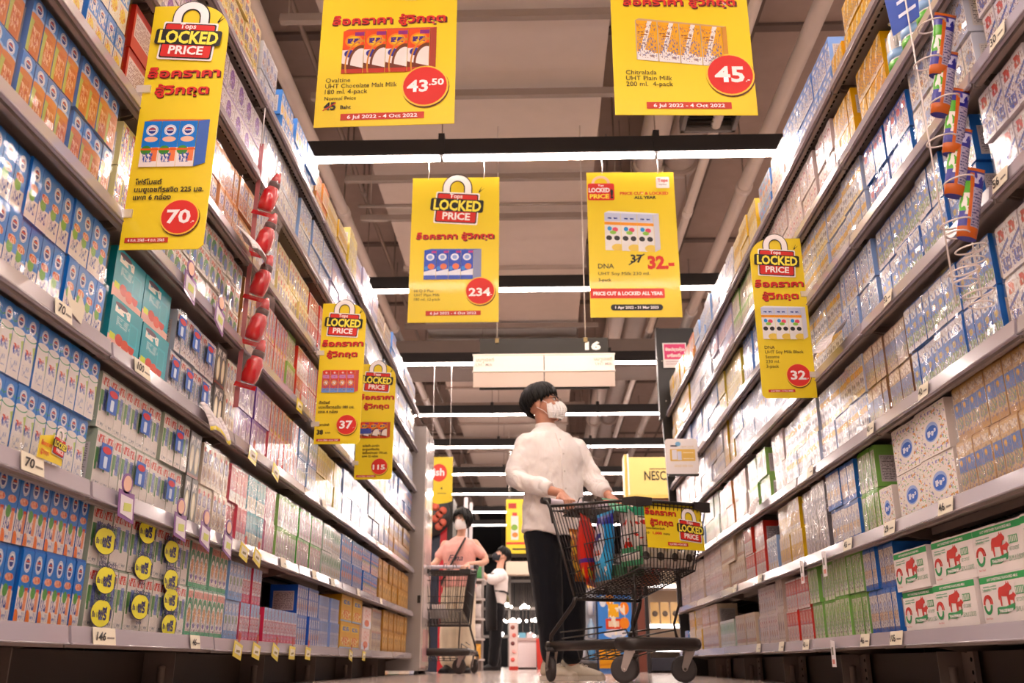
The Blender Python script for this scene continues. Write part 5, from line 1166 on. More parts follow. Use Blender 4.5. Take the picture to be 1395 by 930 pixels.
def shoe(root, ank, yaw, m, sole_m, L_=.27, lace=None):
    e = Matrix.Translation((ank[0], ank[1], 0)) @ Matrix.Rotation(R(yaw), 4, 'Z')
    prof = [(.062, .034, .020, .075), (.055, .038, .012, .105), (.02, .040, .012, .098), (-.04, .043, .012, .085), (-.09, .047, .012, .068), (-.14, .046, .012, .055), (-.175, .036, .014, .045), (-.19, .018, .018, .036)]
    m_ = MB(); rings = []
    for y, w, z0, z1 in prof:
        rings.append([e @ Vector((w*math.cos(a)*(1 if math.sin(a) < 0 else .86), y, z0 + (z1 - z0)*(.5 + .5*math.sin(a)))) for a in [2*math.pi*k/14 for k in range(14)]])
    m_.loft(rings); o = link('shoe', m_, m, root)
    sl = MB(); rr = []
    for y, w in ((.070, .028), (.06, .040), (.0, .042), (-.06, .047), (-.13, .050), (-.18, .038), (-.198, .016)):
        rr.append([e @ Vector((x*w, y, z)) for x, z in ((-1, 0), (1, 0), (1, .022), (-1, .022))])
    sl.loft(rr, smooth=False); link('sole', sl, sole_m, o)
    for k in range(4):
        y = -.01 - k*.025; link('lace', MB().tube([e @ Vector((-.022, y, .095 - k*.008)), e @ Vector((0, y - .004, .100 - k*.008)), e @ Vector((.022, y, .095 - k*.008))], .0025, 5), lace or sole_m, o)
    link('heel_tab', MB().obox(e @ Vector((0, .058, .085)), e.to_3x3() @ Vector((.014, 0, 0)), e.to_3x3() @ Vector((0, .004, 0)), (0, 0, .02)), sole_m, o)

skinA = skin_mat('skin_man', '#c68d74'); skinB = skin_mat('skin_woman', '#dcaa92')
# ---------------------------------------------------------------- man pushing the trolley
man = empty('person', (.085, 5.385, 0), R(31)); tag(man, 'man in white band-collar shirt and face mask pushing the loaded trolley', 'person')
hm = HM((-.050, .03, 1.535), 41, 7)
hr, hl = Vector((-.120, -.262, .965)), Vector((.205, -.262, .975))
body = MB()
head_parts(body, hm)
mtube(body, [(-.03, .025, 1.34), (-.04, .028, 1.43), (-.048, .035, 1.50)], [.062, .054, .055])
body.loft([ering(0, .02, z, rx, ry) for z, rx, ry in ((.80, .13, .09), (.95, .13, .09), (1.15, .14, .095), (1.28, .15, .085), (1.35, .10, .06), (1.39, .05, .045))])
for sg, el, wr in ((-1, (-.243, .015, 1.085), hr), (1, (.255, -.05, 1.10), hl)):
    mtube(body, [(sg*.150, .02, 1.285), el, wr], [.040, .036, .024])
hand(body, hr, (.10, -.50, -.42), (.0, -.45, .9), True, 1); hand(body, hl, (.05, -.50, -.42), (.1, -.45, .9), True, -1)
for hip, kn, an in (((-.085, .01, .80), (-.055, -.03, .46), (-.02, -.005, .09)), ((.085, .01, .80), (.095, -.035, .46), (.105, .0, .09))):
    mtube(body, [hip, kn, an], [.07, .05, .034])
fuse('body', body, skinA, man, .0042, 3)
head_details(man, hm, 1.0, '#f1ecea', True)
def man_bound(az):
    d = abs((az + math.pi) % (2*math.pi) - math.pi)      # 0 at the face, pi at the nape
    if d < .12: return 58 + 90*d
    if d < .55: return 69 + 10*d
    if d < 1.2: return 74.5 + (d - .55)*29
    if d < 1.75: return 93 + (d - 1.2)*10
    return 98.5 + (d - 1.75)*34
def man_rad(az, t):
    back = (1 - math.cos(az))/2
    return 1.08 + .17*math.sin(math.pi*min(1, t)*.70 + .35)*(1 - .45*t*t) + .05*back*(1 - t) + .03*(1 - back)*(1-t)
hair(man, hm, 1.0, man_bound, man_rad, 150, seed=3)
# shirt
sh = MB()
def hemf(a): return -.035*abs(math.sin(a))**1.5 + .02
rings = [ering(.005, .005, .775, .205, .150, 28, hemf)] + [ering(cx, cy_, z, rx, ry, 28) for cx, cy_, z, rx, ry in ((.004, .005, .86, .198, .146), (0, .008, .98, .188, .138), (-.004, .012, 1.10, .190, .138), (-.008, .016, 1.22, .200, .138), (-.012, .02, 1.30, .196, .122), (-.02, .022, 1.352, .160, .095), (-.028, .026, 1.385, .095, .076), (-.032, .028, 1.405, .068, .064))]
sh.loft(rings)
mtube(sh, [(-.160, .02, 1.300), (-.246, .012, 1.085), (-.175, -.165, 1.012)], [.070, .064, .045]); mtube(sh, [(.160, .02, 1.300), (.250, -.050, 1.10), (.212, -.185, 1.028)], [.070, .064, .045])
white_shirt = cloth_mat('shirt_white', '#f8f0ec', .6, 9)
shirt = fuse('shirt', sh, white_shirt, man, .0075, 4, .042)
link('collar_band', MB().loft([ering(-.032, .026, 1.392, .070, .066, 24), ering(-.036, .027, 1.422, .062, .060, 24), ering(-.036, .027, 1.422, .058, .056, 24), ering(-.032, .026, 1.392, .064, .060, 24)], caps=False), white_shirt, man)
for sg, a, b_ in ((-1, (-.175, -.165, 1.012), hr), (1, (.212, -.185, 1.028), hl)):
    a, b_ = Vector(a), Vector(b_); d_ = (b_ - a).normalized()
    link('cuff', MB().tube([a - d_*.005, a + d_*.01, a + d_*.048, a + d_*.05], [.044, .043, .039, .030], 16), white_shirt, man)
pk = MB()
prow = [(1.395, -.042), (1.33, -.085), (1.25, -.122), (1.12, -.129), (1.0, -.133), (.88, -.143), (.78, -.148)]
pk.loft([[(-.022 - .012 + (1.4 - z)*.03, y - .006, z), (-.022 + .012 + (1.4 - z)*.03, y - .006, z), (-.022 + .012 + (1.4 - z)*.03, y + .012, z), (-.022 - .012 + (1.4 - z)*.03, y + .012, z)] for z, y in prow], smooth=False)
link('button_placket', pk, white_shirt, man)
for z, y in ((1.31, -.103), (1.22, -.131), (1.12, -.136), (1.02, -.140), (.92, -.147)):
    link('button', MB().lathe([(.005, -.003), (.0055, 0), (.003, .002)], 10, (-.022 + (1.4 - z)*.03, y, z), 'y'), mat('button_pearl', '#d9cfc8', .3, var=0), man)
# trousers
tr = MB()
tr.loft([ering(0, .008, z, rx, ry) for z, rx, ry in ((.70, .14, .105), (.80, .175, .125), (.92, .165, .118), (.97, .15, .10))])
mtube(tr, [(-.080, .01, .78), (-.060, -.015, .46), (-.030, -.002, .135)], [.108, .086, .062]); mtube(tr, [(.080, .01, .78), (.090, -.02, .46), (.100, .0, .135)], [.108, .086, .062])
fuse('trousers', tr, cloth_mat('trousers_navy', '#17181f', .35, 9), man, .008, 4, .014)
shm = mat('shoe_cream', '#d9cdb8', .7, bump=.15, bscale=80); slm = mat('sole_cream', '#e6dccb', .6)
shoe(man, (-.030, .005), 8, shm, slm); shoe(man, (.105, .01), 26, shm, slm)
# ---------------------------------------------------------------- woman with the second trolley
wo = empty('person', (-.805, 9.42, 0), R(-14)); wo.scale = (.955, .955, .955); tag(wo, 'woman in pink t-shirt and cream wide trousers with face mask and trolley', 'person')
hm = HM((.03, .0, 1.515), -12, -6)
body = MB(); head_parts(body, hm, .96)
mtube(body, [(.0, .02, 1.30), (.015, .018, 1.39), (.025, .012, 1.46)], [.05, .044, .046])
body.loft([ering(0, .02, z, rx, ry) for z, rx, ry in ((.80, .13, .09), (1.0, .11, .08), (1.2, .14, .085), (1.30, .13, .07), (1.35, .05, .045))])
whr, whl = Vector((-.235, -.27, 1.03)), Vector((.185, -.27, 1.03))
mtube(body, [(-.165, .02, 1.275), (-.245, -.03, 1.08), whr], [.042, .036, .023]); mtube(body, [(.165, .02, 1.275), (.285, .02, 1.09), whl], [.042, .036, .023])
hand(body, whr, (0, -.6, -.3), (0, -.3, .9), True, 1, .92); hand(body, whl, (-.2, -.6, -.3), (0, -.3, .9), True, -1, .92)
mtube(body, [(-.075, .01, .78), (-.075, -.02, .45), (-.075, .0, .09)], [.07, .05, .034]); mtube(body, [(.075, .01, .78), (.085, -.02, .45), (.085, .01, .09)], [.07, .05, .034])
fuse('body', body, skinB, wo, .006, 3)
head_details(wo, hm, .96, '#efeae8')
hair(wo, hm, .96, lambda az: 76 if abs((az + math.pi) % (2*math.pi) - math.pi) < .6 else (76 + 64*min(1, (abs((az + math.pi) % (2*math.pi) - math.pi) - .6)/.45)), lambda az, t: 1.12 + .26*t*t, 90, seed=5)
ts = MB()
ts.loft([ering(cx, cy_, z, rx, ry, 26) for cx, cy_, z, rx, ry in ((0, .01, .83, .185, .135), (0, .01, .95, .172, .125), (0, .012, 1.08, .170, .122), (0, .01, 1.18, .180, .126), (0, .015, 1.26, .178, .108), (0, .02, 1.305, .13, .08), (.004, .02, 1.34, .068, .058))])
mtube(ts, [(-.14, .02, 1.26), (-.215, -.0, 1.155)], [.056, .052]); mtube(ts, [(.14, .02, 1.26), (.235, .02, 1.16)], [.056, .052])
fuse('t_shirt', ts, cloth_mat('tshirt_pink', '#eeb0a4', .35, 9), wo, .009, 4, .016)
lettering(wo, 'Fina', -.075, 1.085, .085, '#4a3a52', -.136, .01, 'LEFT', width=.165, shear=.35, name='shirt_print')
sp = [(.085, -.055, 1.325), (.06, -.115, 1.24), (.0, -.140, 1.12), (-.06, -.142, 1.0), (-.13, -.118, .90), (-.17, -.06, .86)]
link('bag_strap', MB().tube(sp, 1, 8, ell=[(.016, .004)]*6), mat('strap_black', '#1d1b1d', .6), wo)
wt = MB(); wt.loft([ering(0, .008, z, rx, ry) for z, rx, ry in ((.68, .155, .11), (.80, .175, .125), (.90, .155, .112))])
mtube(wt, [(-.078, .01, .76), (-.082, -.01, .44), (-.085, .0, .13)], [.105, .100, .098]); mtube(wt, [(.078, .01, .76), (.088, -.01, .44), (.092, .0, .13)], [.105, .100, .098])
fuse('wide_trousers', wt, cloth_mat('trousers_cream', '#e2d2b8', .4, 7), wo, .010, 4, .016)
bkm = mat('shoe_black', '#1c1a1c', .5); shoe(wo, (-.08, .0), -6, bkm, bkm); shoe(wo, (.095, .02), 14, bkm, bkm)
t2, _, _ = trolley((-.862, 9.11, 0), R(2), 'nearly empty trolley held by the woman in pink, half hidden by the shelving end')
o = link('parcel', MB().box(-.10, -.06, 0, .10, .06, .07).box(-.04, -.05, .07, .08, .05, .12), mat('parcel_white', '#e2d4cc', .6), None, (-.95, 8.82, .475)); t2.scale = (1.05, 1.05, 1.06); tag(o, 'small white parcel lying in the trolley of the woman in pink', 'box')
# ---------------------------------------------------------------- staff member
st = empty('person', (-.60, 12.95, 0), R(-72)); tag(st, 'shop worker in white shirt and black apron reaching up to a shelf', 'person')
hm = HM((.0, .085, 1.475), 5, 20)
body = MB(); head_parts(body, hm, .97)
mtube(body, [(0, .045, 1.27), (0, .06, 1.35), (0, .075, 1.42)], [.052, .048, .048])
body.loft([ering(0, y, z, rx, ry) for z, y, rx, ry in ((.80, .0, .13, .09), (1.0, .015, .12, .085), (1.2, .03, .15, .085), (1.28, .04, .10, .06), (1.30, .04, .05, .045))])
w1, w2 = Vector((-.20, -.40, 1.40)), Vector((.14, -.34, 1.33))
mtube(body, [(-.16, .035, 1.22), (-.23, -.15, 1.16), w1], [.045, .038, .024]); mtube(body, [(.16, .035, 1.22), (.22, -.12, 1.12), w2], [.045, .038, .024])
hand(body, w1, (0, -.8, .5), (0, .4, .8), False, 1, .95); hand(body, w2, (0, -.8, .5), (0, .4, .8), False, -1, .95)
mtube(body, [(-.08, .0, .78), (-.085, -.0, .45), (-.09, .03, .09)], [.07, .05, .034]); mtube(body, [(.08, .0, .78), (.09, -.02, .45), (.10, -.06, .09)], [.07, .05, .034])
fuse('body', body, skinB, st, .006, 3)
head_details(st, hm, .97, '#26262c', strap_c='#26262c')
hair(st, hm, .97, lambda az: man_bound(az) + 8, lambda az, t: 1.08 + .05*math.sin(math.pi*t*.8 + .3), 80, seed=9)
ss = MB()
ss.loft([ering(0, cy_, z, rx, ry, 26) for cy_, z, rx, ry in ((.0, .82, .15, .12), (.01, .92, .165, .130), (.02, 1.05, .18, .135), (.035, 1.18, .19, .13), (.04, 1.25, .16, .10), (.045, 1.30, .07, .06))])
mtube(ss, [(-.155, .035, 1.20), (-.225, -.12, 1.165), (-.222, -.17, 1.18)], [.078, .066, .060]); mtube(ss, [(.155, .035, 1.20), (.215, -.10, 1.14), (.21, -.14, 1.15)], [.078, .066, .060])
fuse('shirt', ss, cloth_mat('shirt_staff', '#ece4e2', .4, 9), st, .009, 4, .016)
ap = MB(); 
rows = [(1.24, -.075, .10, .02), (1.15, -.118, .13, .03), (1.0, -.128, .155, .06), (.86, -.132, .175, .09), (.70, -.135, .18, .09), (.50, -.12, .175, .08)]
ap.loft([[(w*math.sin(R(-90 + 15*k))*1.0, y + dy*(1 - math.cos(R(-90 + 15*k))), z) for k in range(13)] + [(w*math.sin(R(90 - 15*k))*.97, y + dy*(1 - math.cos(R(90 - 15*k))) + .012, z) for k in range(13)] for z, y, w, dy in rows])
link('apron', ap, cloth_mat('apron_black', '#1b191b', .3, 9), st)
link('apron_strap', MB().tube([(-.15, -.05, 1.0), (-.19, .06, .99), (-.10, .145, .97), (0, .16, .965), (.10, .145, .97), (.19, .06, .99), (.15, -.05, 1.0)], 1, 8, ell=[(.005, .012)]*7), MATS['strap_black'], st)
link('waist_tie', MB().tube([(.0, .155, .96), (.01, .17, .90), (.0, .16, .86)], .012, 8), mat('tie_olive', '#6f6a34', .7), st)
st_t = MB(); st_t.loft([ering(0, .0, z, rx, ry) for z, rx, ry in ((.68, .145, .11), (.78, .165, .125), (.88, .15, .11))])
mtube(st_t, [(-.08, .0, .76), (-.085, .01, .45), (-.09, .03, .10)], [.10, .082, .070]); mtube(st_t, [(.08, .0, .76), (.09, -.02, .45), (.10, -.06, .10)], [.10, .082, .070])
fuse('trousers', st_t, cloth_mat('trousers_black', '#131216', .3, 9), st, .010, 4, .012)
shoe(st, (-.09, .03), 4, bkm, bkm); shoe(st, (.10, -.06), 8, bkm, bkm)
# ================================================================= shelving ends and what stands beyond
e = empty('end_cabinet', (0, 0, 0)); tag(e, 'pale grey end cabinet closing the far end of the left shelving', 'cabinet')
link('cabinet_body', MB().box(-1.46, 7.98, .03, -.99, 8.58, 2.06), mat('end_grey', '#a39a95', .4, var=.05), e)
link('side_panel', MB().box(-.99, 8.0, .05, -.983, 8.56, 2.04), mat('gloss_panel', '#d9cdca', .12, coat=.6, var=.04), e)
for z0, z1, c in ((.1, .36, '#c9979c'), (.45, .8, '#dcd0d0'), (.9, 1.25, '#c9b4b4'), (1.35, 1.75, '#e0d6d4')):
    link('side_poster', MB().box(-.983, 8.1, z0, -.981, 8.48, z1), mat('poster_' + c.strip('#'), c, .15, var=.25), e)
for x in (-1.02, -1.4):
    for y in (8.02, 8.52): link('foot', MB().lathe([(.02, 0), (.02, .012), (.012, .03)], 10, (x, y, 0)), mat('sign_black', '#231f1d', .5), e)
link('latch', MB().box(-1.02, 7.96, .56, -.995, 7.982, .62), MATS['sign_black'], e)
p = empty('gondola_end', (0, 0, 0)); tag(p, 'tall black end panel closing the far end of the right shelving', 'panel')
pb = mat('end_black', '#201c1c', .45, var=.1)
link('panel_board', MB().prism([(1.085, 0), (1.52, 0), (1.52, 2.80), (1.02, 2.80), (1.02, 2.2)], 7.55, 7.60), pb, p)
link('panel_edge', MB().box(1.005, 7.53, 2.0, 1.03, 7.62, 2.80), pb, p)
for z in (.4, 1.0, 1.6, 2.15, 2.5): link('screw', MB().lathe([(.006, -.003), (.006, .001)], 8, (1.06 if z < 2.2 else 1.045, 7.549 - (.02 if z > 2 else 0), z), 'y'), fork_m, p)
# yellow round-ended banner and its stand
b = empty('hanging_banner', (-1.175, 9.78, 1.67)); tag(b, 'small yellow hanging banner with a red circle beyond the left shelving', 'banner')
link('banner_sheet', MB().prism([(0, .03), (.10, .0), (.20, .01), (.255, .03), (.255, .50), (0, .50)], 0, .004), panel_yel, b)
flat(b, 'red_circle', ellp(.11, .33, .085, .095), '#e2402c', -.002); lettering(b, 'ish', .11, .30, .11, WHT, -.004, .03, 'CENTER'); lettering(b, '4', .14, .15, .04, BLK, -.003, .02, 'CENTER'); flat(b, 'small_print', rectp(.10, .105, .19, .115), '#a88c2c', -.002)
for x in (.03, .22): string(b, x, .49, 1.525)
c = empty('display_stand', (-1.28, 10.75, 0)); tag(c, 'dark blue display stand with red side column behind the left end cabinet', 'stand')
link('cabinet_body', MB().box(0, 0, 0, .14, .5, 1.80), mat('stand_navy', '#1b2438', .4), c); link('red_column', MB().box(.142, 0, 0, .215, .5, 1.84), mat('stand_red', '#b3202c', .3), c); link('dark_side', MB().box(.216, .02, 0, .28, .5, 1.9), pb, c)
link('round_topper', MB().lathe([(.0, -.01), (.26, -.01), (.26, .01), (0, .01)], 30, (.0, -.05, 1.70), 'y'), pb, c)
for k in range(6): link('noodle_picture', MB().lathe([(0, -.004), (.045, -.004), (.045, 0)], 12, (.13 + .05*math.sin(k*2.1), -.062, 1.56 + k*.045), 'y'), mat('noodle_red', '#a8452c', .5, var=.4), c)
link('topper_post', MB().box(-.02, -.06, 0, .02, -.03, 1.5), pb, c)
# white sign on post
w = empty('post_sign', (-.86, 11.2, 0)); tag(w, 'narrow white sign boards on a post above the woman in pink', 'sign')
link('board', MB().prism(rrect(-.05, 1.42, .0, 1.98, .015), 0, .01), mat('notice_white', '#ece6e8', .5), w); link('board', MB().prism(rrect(.015, 1.46, .055, 1.92, .012), .02, .03), MATS['notice_white'], w)
link('post', MB().tube([(-.01, .02, 0), (-.01, .02, 1.5)], .012, 8), steel_m, w)
# snack rack
sn = empty('snack_rack', (-1.35, 11.9, 0)); tag(sn, 'low snack rack crowded with colourful bags behind the woman in pink', 'rack')
link('rack_body', MB().box(0, .08, 0, .62, .5, 1.30), mat('rack_grey', '#8c837e', .5), sn)
for k in range(5): link('rack_shelf', MB().box(0, -.06, .12 + k*.235, .66, .1, .14 + k*.235), mat('rack_white', '#d9d2ce', .4), sn)
cols = ['#c9402f', '#3f7ac0', '#e0a43a', '#7a4a96', '#d8d0cc', '#4f9a5c', '#d8683a', '#2f3f6c', '#e2c9a0', '#a83a5c']
names = ['red', 'blue', 'amber', 'violet', 'white', 'green', 'orange', 'navy', 'tan', 'wine']
rr = random.Random(4)
for k in range(5):
    for i in range(6):
        q = rr.randrange(10); m = MB(); x, z = .05 + i*.105, .142 + k*.235; ww, hh = .045, .17
        rings = []
        for j in range(7):
            t = j/6; th = .004 + .03*math.sin(math.pi*t)**.6
            rings.append([(x + ww*math.cos(a)*(1 - .05*math.sin(math.pi*t)), -.01 + th*math.sin(a), z + hh*t) for a in [2*math.pi*u/10 for u in range(10)]])
        m.loft(rings)
        o = link('snack_bag', m, mat('snack_' + names[q], cols[q], .3, coat=.5, var=.35), None, (-1.35, 11.9, 0))
        tag(o, '%s snack bag, %s from left on the %s level of the snack rack' % (names[q], ORD[i], ORD[k]), 'snack', 'bags on the low snack rack')
# red dotted carton tower
t = empty('carton_tower', (-.455, 14.0, 0)); tag(t, 'white cardboard tower with red dots beside the shop worker', 'display')
link('tower_body', MB().box(0, 0, .03, .12, .3, .66), mat('tower_white', '#e8d4d0', .6), t); link('red_base', MB().box(-.002, -.002, 0, .122, .3, .05), mat('tower_red', '#c8362c', .5), t)
for k, c_ in enumerate(('#d85a50', '#e8a09a', '#6a2c2c', '#d8685c', '#8a4a40')): link('dot', MB().lathe([(0, -.004), (.03, -.004), (.03, 0)], 14, (.05 + .02*(k % 2), -.002, .14 + k*.11), 'y'), mat('dot_' + c_.strip('#'), c_, .5), t)
# counter, red bin, yellow banner
k = empty('checkout_counter', (-.50, 15.8, 0)); tag(k, 'white checkout counter far down the aisle', 'counter')
link('counter_body', MB().box(0, 0, .03, .42, .6, .44), mat('counter_white', '#e2d6d8', .4), k); link('counter_top', MB().box(-.02, -.03, .44, .45, .62, .48), mat('counter_edge', '#c9b0ac', .4), k); link('plinth', MB().box(0, .01, 0, .42, .6, .03), dark_m, k)
for i, c_ in enumerate(('#e07a9c', '#7ac0dc', '#e8dce0')): link('counter_item', MB().box(.01 + i*.13, .02, .48, .12 + i*.13, .2, .56), mat('item_' + c_.strip('#'), c_, .4), k)
r = tag(link('red_bin', MB().loft([[(-.06, 15.3, .0), (.20, 15.3, 0), (.20, 15.6, 0), (-.06, 15.6, 0)], [(-.08, 15.28, .42), (.22, 15.28, .42), (.22, 15.62, .42), (-.08, 15.62, .42)], [(-.08, 15.28, .46), (.22, 15.28, .46), (.22, 15.62, .46), (-.08, 15.62, .46)]], smooth=False), mat('bin_red', '#c0352a', .4)), 'red bin standing right of the far white counter', 'bin')
b = empty('hanging_banner', (-.32, 14.0, 1.62)); tag(b, 'far yellow hanging banner showing a tall juice carton', 'banner')
link('banner_sheet', MB().box(-.185, 0, 0, .19, .004, .80), panel_yel, b)
flat(b, 'padlock_print', rectp(-.15, .66, -.03, .74), '#b9342a', -.002); flat(b, 'carton_picture', rectp(-.11, .20, .0, .55), '#e6dcd4', -.002); flat(b, 'carton_top', rectp(-.09, .55, -.02, .60), '#d8402c', -.002); flat(b, 'lime_picture', ellp(-.06, .38, .05, .045), '#7aa83c', -.003); flat(b, 'fruit_picture', ellp(-.05, .27, .045, .035), '#e0843a', -.003)
flat(b, 'red_strip', rectp(-.18, .13, .19, .165), '#d8402c', -.002); flat(b, 'date_pill', rectp(-.09, .05, .17, .075), BLK, -.002)
for x in (-.12, .12): string(b, x, .79, 1.54)
l = empty('hanging_bulkhead', (-.35, 16.6, 1.55)); tag(l, 'pale hanging bulkhead box below the far yellow banner', 'box'); link('box_body', MB().box(-.25, 0, 0, .35, .3, .22), mat('cream_box', '#d9c9b4', .5), l)  # plain cream bulkhead, gives off no light
for x in (-.2, .3): link('hanging_wire', MB().tube([(x, .1, .22), (x, .1, 2.56)], .004, 5), MATS['wire_pale'], l)
# brown and yellow coffee tower
n = empty('coffee_display', (1.03, 10.8, 0)); tag(n, 'tall coffee display tower with yellow header, behind the black end panel', 'display')
link('header', MB().box(0, 0, 1.93, .62, .3, 2.37), mat('header_yellow', '#dcc272', .4), n); link('header_side', MB().box(-.035, .02, 1.7, 0, .3, 2.41), mat('header_side', '#d9b65c', .4), n); link('white_edge', MB().box(-.003, -.004, 1.7, .012, 0, 2.41), mat('notice_white', '#ece6e8', .5), n)
lettering(n, 'NESCAFE', .19, 2.10, .15, '#221c18', -.004, .02, width=.42); flat(n, 'accent_bar', rectp(.25, 2.225, .60, 2.235), '#221c18', -.004)
link('body', MB().box(0, .02, 0, .62, .3, 1.90), mat('coffee_brown', '#6e3c30', .4), n); link('header_ledge', MB().box(0, -.02, 1.89, .62, .3, 1.925), mat('header_side', '#d9b65c', .4), n)
lettering(n, 'coffee', .33, 1.60, .05, '#e6c9b0', .015, .02)
# blue poster carton display and cooler
art('poster_blue_noodle', '#5f93de', [('ell', .35, .93, .12, .10, '#ee9a3c'), ('rect', .3, .68, .62, .86, '#f0b84c'), ('ell', .78, .80, .14, .09, '#ee8a32'), ('rect', .22, .52, .72, .66, '#d8553c'), ('rect', .3, .55, .62, .63, '#efd8c0'), ('ell', .78, .60, .14, .08, '#ec9040'), ('ell', .5, .46, .34, .06, '#e2e0e6'), ('rect', .38, .30, .68, .44, '#b4c8e8'), ('blob', .3, .3, .8, .9, 7, .6, '#f2ead8'),
   ('rect', .0, .0, .62, .26, '#e8a63c'), ('stripe', .04, .05, .012, '#d88a2c'), ('stripe', .12, .04, .012, '#d88a2c'), ('ell', .15, .9, .10, .08, '#dfe6f0')], side='#4f86d4', wrap=0)
q = empty('carton_display', (.53, 9.0, 0)); tag(q, 'blue cardboard display with noodle and orange pictures seen under the trolley', 'display')
link('front_poster', MB().box(0, 0, .045, .31, .012, .70, art=True), ART['poster_blue_noodle'], q); link('display_body', MB().box(0, .012, .0, .31, .35, .70), mat('display_blue', '#5c8cd4', .5), q)
link('dark_post', MB().box(.32, -.01, .0, .36, .04, .78), pb, q)
q = empty('bottle_cooler', (.235, 9.0, 0)); tag(q, 'pale cooler with blurred blue bottles left of the blue cardboard display', 'cooler')
link('cooler_body', MB().box(0, .1, .0, .28, .45, .74), mat('cooler_white', '#cfd0d6', .35), q); link('cooler_base', MB().box(.0, .06, 0, .28, .1, .09), mat('cooler_dark', '#4a443f', .5), q)
for kx in range(3):
    for kz in range(3): link('bottle', MB().lathe([(.0, 0), (.032, .003), (.034, .11), (.014, .15), (.013, .17), (0, .171)], 12, (.05 + kx*.09, .06, .11 + kz*.20)), mat('bottle_%d' % ((kx + kz) % 3), ['#a9c8e4', '#d8dce6', '#5fa4d8'][(kx + kz) % 3], .2, coat=.5), q)
# lit shelf with golden pouches
f = empty('lit_shelf', (1.10, 9.6, 0)); tag(f, 'white lit shelf unit with gold packs seen between trolley and right shelving', 'shelf')
for x in (-.07, .40): link('post', MB().box(x, 0, 0, x + .035, .04, 1.0), pb, f)
lm_ = mat('shelf_glow', '#fff4ee', .5, emit=3.0, var=0)
for z in (.20, .42, .80): 
    link('shelf_board', MB().box(-.03, .0, z, .40, .4, z + .02), MATS['rack_white'], f); link('light_strip', MB().box(-.03, -.012, z - .004, .40, 0, z + .032), lm_, f)
link('plinth', MB().box(-.03, .02, .02, .40, .4, .14), mat('plinth_navy', '#23222c', .5), f); link('back', MB().box(-.03, .40, .0, .40, .41, 1.0), mat('back_cream', '#b8a48c', .6), f)
for i in range(4):
    o = link('coffee_pouch', MB().loft([[(-.04, -.02, 0), (.04, -.02, 0), (.04, .02, 0), (-.04, .02, 0)], [(-.045, -.022, .08), (.045, -.022, .08), (.045, .022, .08), (-.045, .022, .08)], [(-.04, -.004, .22), (.04, -.004, .22), (.04, .004, .22), (-.04, .004, .22)]], smooth=False), mat('pouch_gold', '#c9a468', .3, coat=.4, var=.2), None, (1.10 + .03 + i*.1, 9.66, .443))
    tag(o, 'gold pouch on the middle lit shelf, %s from left' % ORD[i], 'pouch', 'gold pouches on the lit shelf')
    link('round_label', MB().lathe([(0, -.004), (.028, -.004), (.028, 0)], 14, (0, -.022, .11), 'y'), mat('label_dark', '#5a4a3c', .4, var=.3), o)
# small bulbs for the blurred lights at the far shop front
for i in range(26):
    x = -1.2 + i*.058; z = .7 + (rr.randrange(3))*.42 + rr.random()*.05
    o = link('spot_lamp', MB().ball((0, 0, 0), .035 if i % 3 else .06, 8, 6), mat('spot_glow', '#fff2e6', .5, emit=14, var=0), None, (x, 29.5 + rr.random(), z + .2)); 
    o2 = MB().tube([(0, 0, .03), (0, 0, 4.95 - z - .2)], .004, 4); link('lamp_cord', o2, steel_m, o); tag(o, 'tiny distant spot lamp at the far shop front, %s counted from left' % ORD[i], 'lamp', 'tiny lamps at the far shop front')
# distant shelving silhouettes
for i, (x0, x1, y0, y1, h) in enumerate(((-3.6, -1.6, 15, 19, 1.9), (1.4, 3.4, 14, 20, 1.9), (-3.6, -1.7, 21, 25, 1.8), (.35, 1.15, 17.5, 20, 1.5))):
    g = empty('distant_shelving', ((x0+x1)/2, y0, 0)); tag(g, 'distant dark shelving block beyond the aisle, %s of four' % ORD[i], 'shelving')
    hw = (x1-x0)/2; link('carcass', MB().box(-hw, 0.05, 0, hw, y1-y0, h), mat('far_carcass', '#4c443f', .7), g)
    for z in (.15, .55, .95, 1.35): 
        link('shelf', MB().box(-hw, -.12, z, hw, .05, z + .03), shelf_m, g)
        for j in range(int(hw*2/.16)): link('goods', MB().box(-hw + j*.16 + .01, -.10, z + .03, -hw + j*.16 + .15, .03, z + .2 + .1*rr.random()), mat('snack_' + names[(j*3+int(z*10)) % 10], cols[(j*3+int(z*10)) % 10], .4), g)
# ================================================================= small things on the shelving
ORDT = {}
def on_rail(side, lev, y, dx=0.0, dz=0.0):
    """frame on the price rail: x along the shelf reading direction, -y towards the aisle"""
    X = -SX + .0145 if side == 'L' else SX - .0145
    e = empty('price_tag', (X + (dx if side == 'L' else -dx), y, ZB[side][lev] + dz), R(90) if side == 'L' else R(-90))
    k = (side, lev); ORDT[k] = ORDT.get(k, 0) + 1
    return e, '%s on the %s %s shelf rail, %s along it' % ('%s', 'left' if side == 'L' else 'right', SHELFWORD[lev], ORD[ORDT[k] - 1])
card = mat('tag_cream', '#e6dcc4', .5, var=.02)
def price_card(side, lev, y, num, w=.085):
    e, lab = on_rail(side, lev, y, .001)
    tag(e, lab % ('cream price tag' + (' reading %s' % num if num else '')), 'price tag')
    m = MB(); m.obox((0, .0, .0275), (w/2, 0, 0), (0, .0006, 0), (0, .0035, .0195)); link('tag_card', m, card, e)
    if num: lettering(e, num, -w*.40, .018, .026, '#3a3430', -.0035, .03, width=w*.42)
    flat(e, 'fine_print', rectp(w*.10, .022, w*.42, .026), '#8a8278', -.0025); 
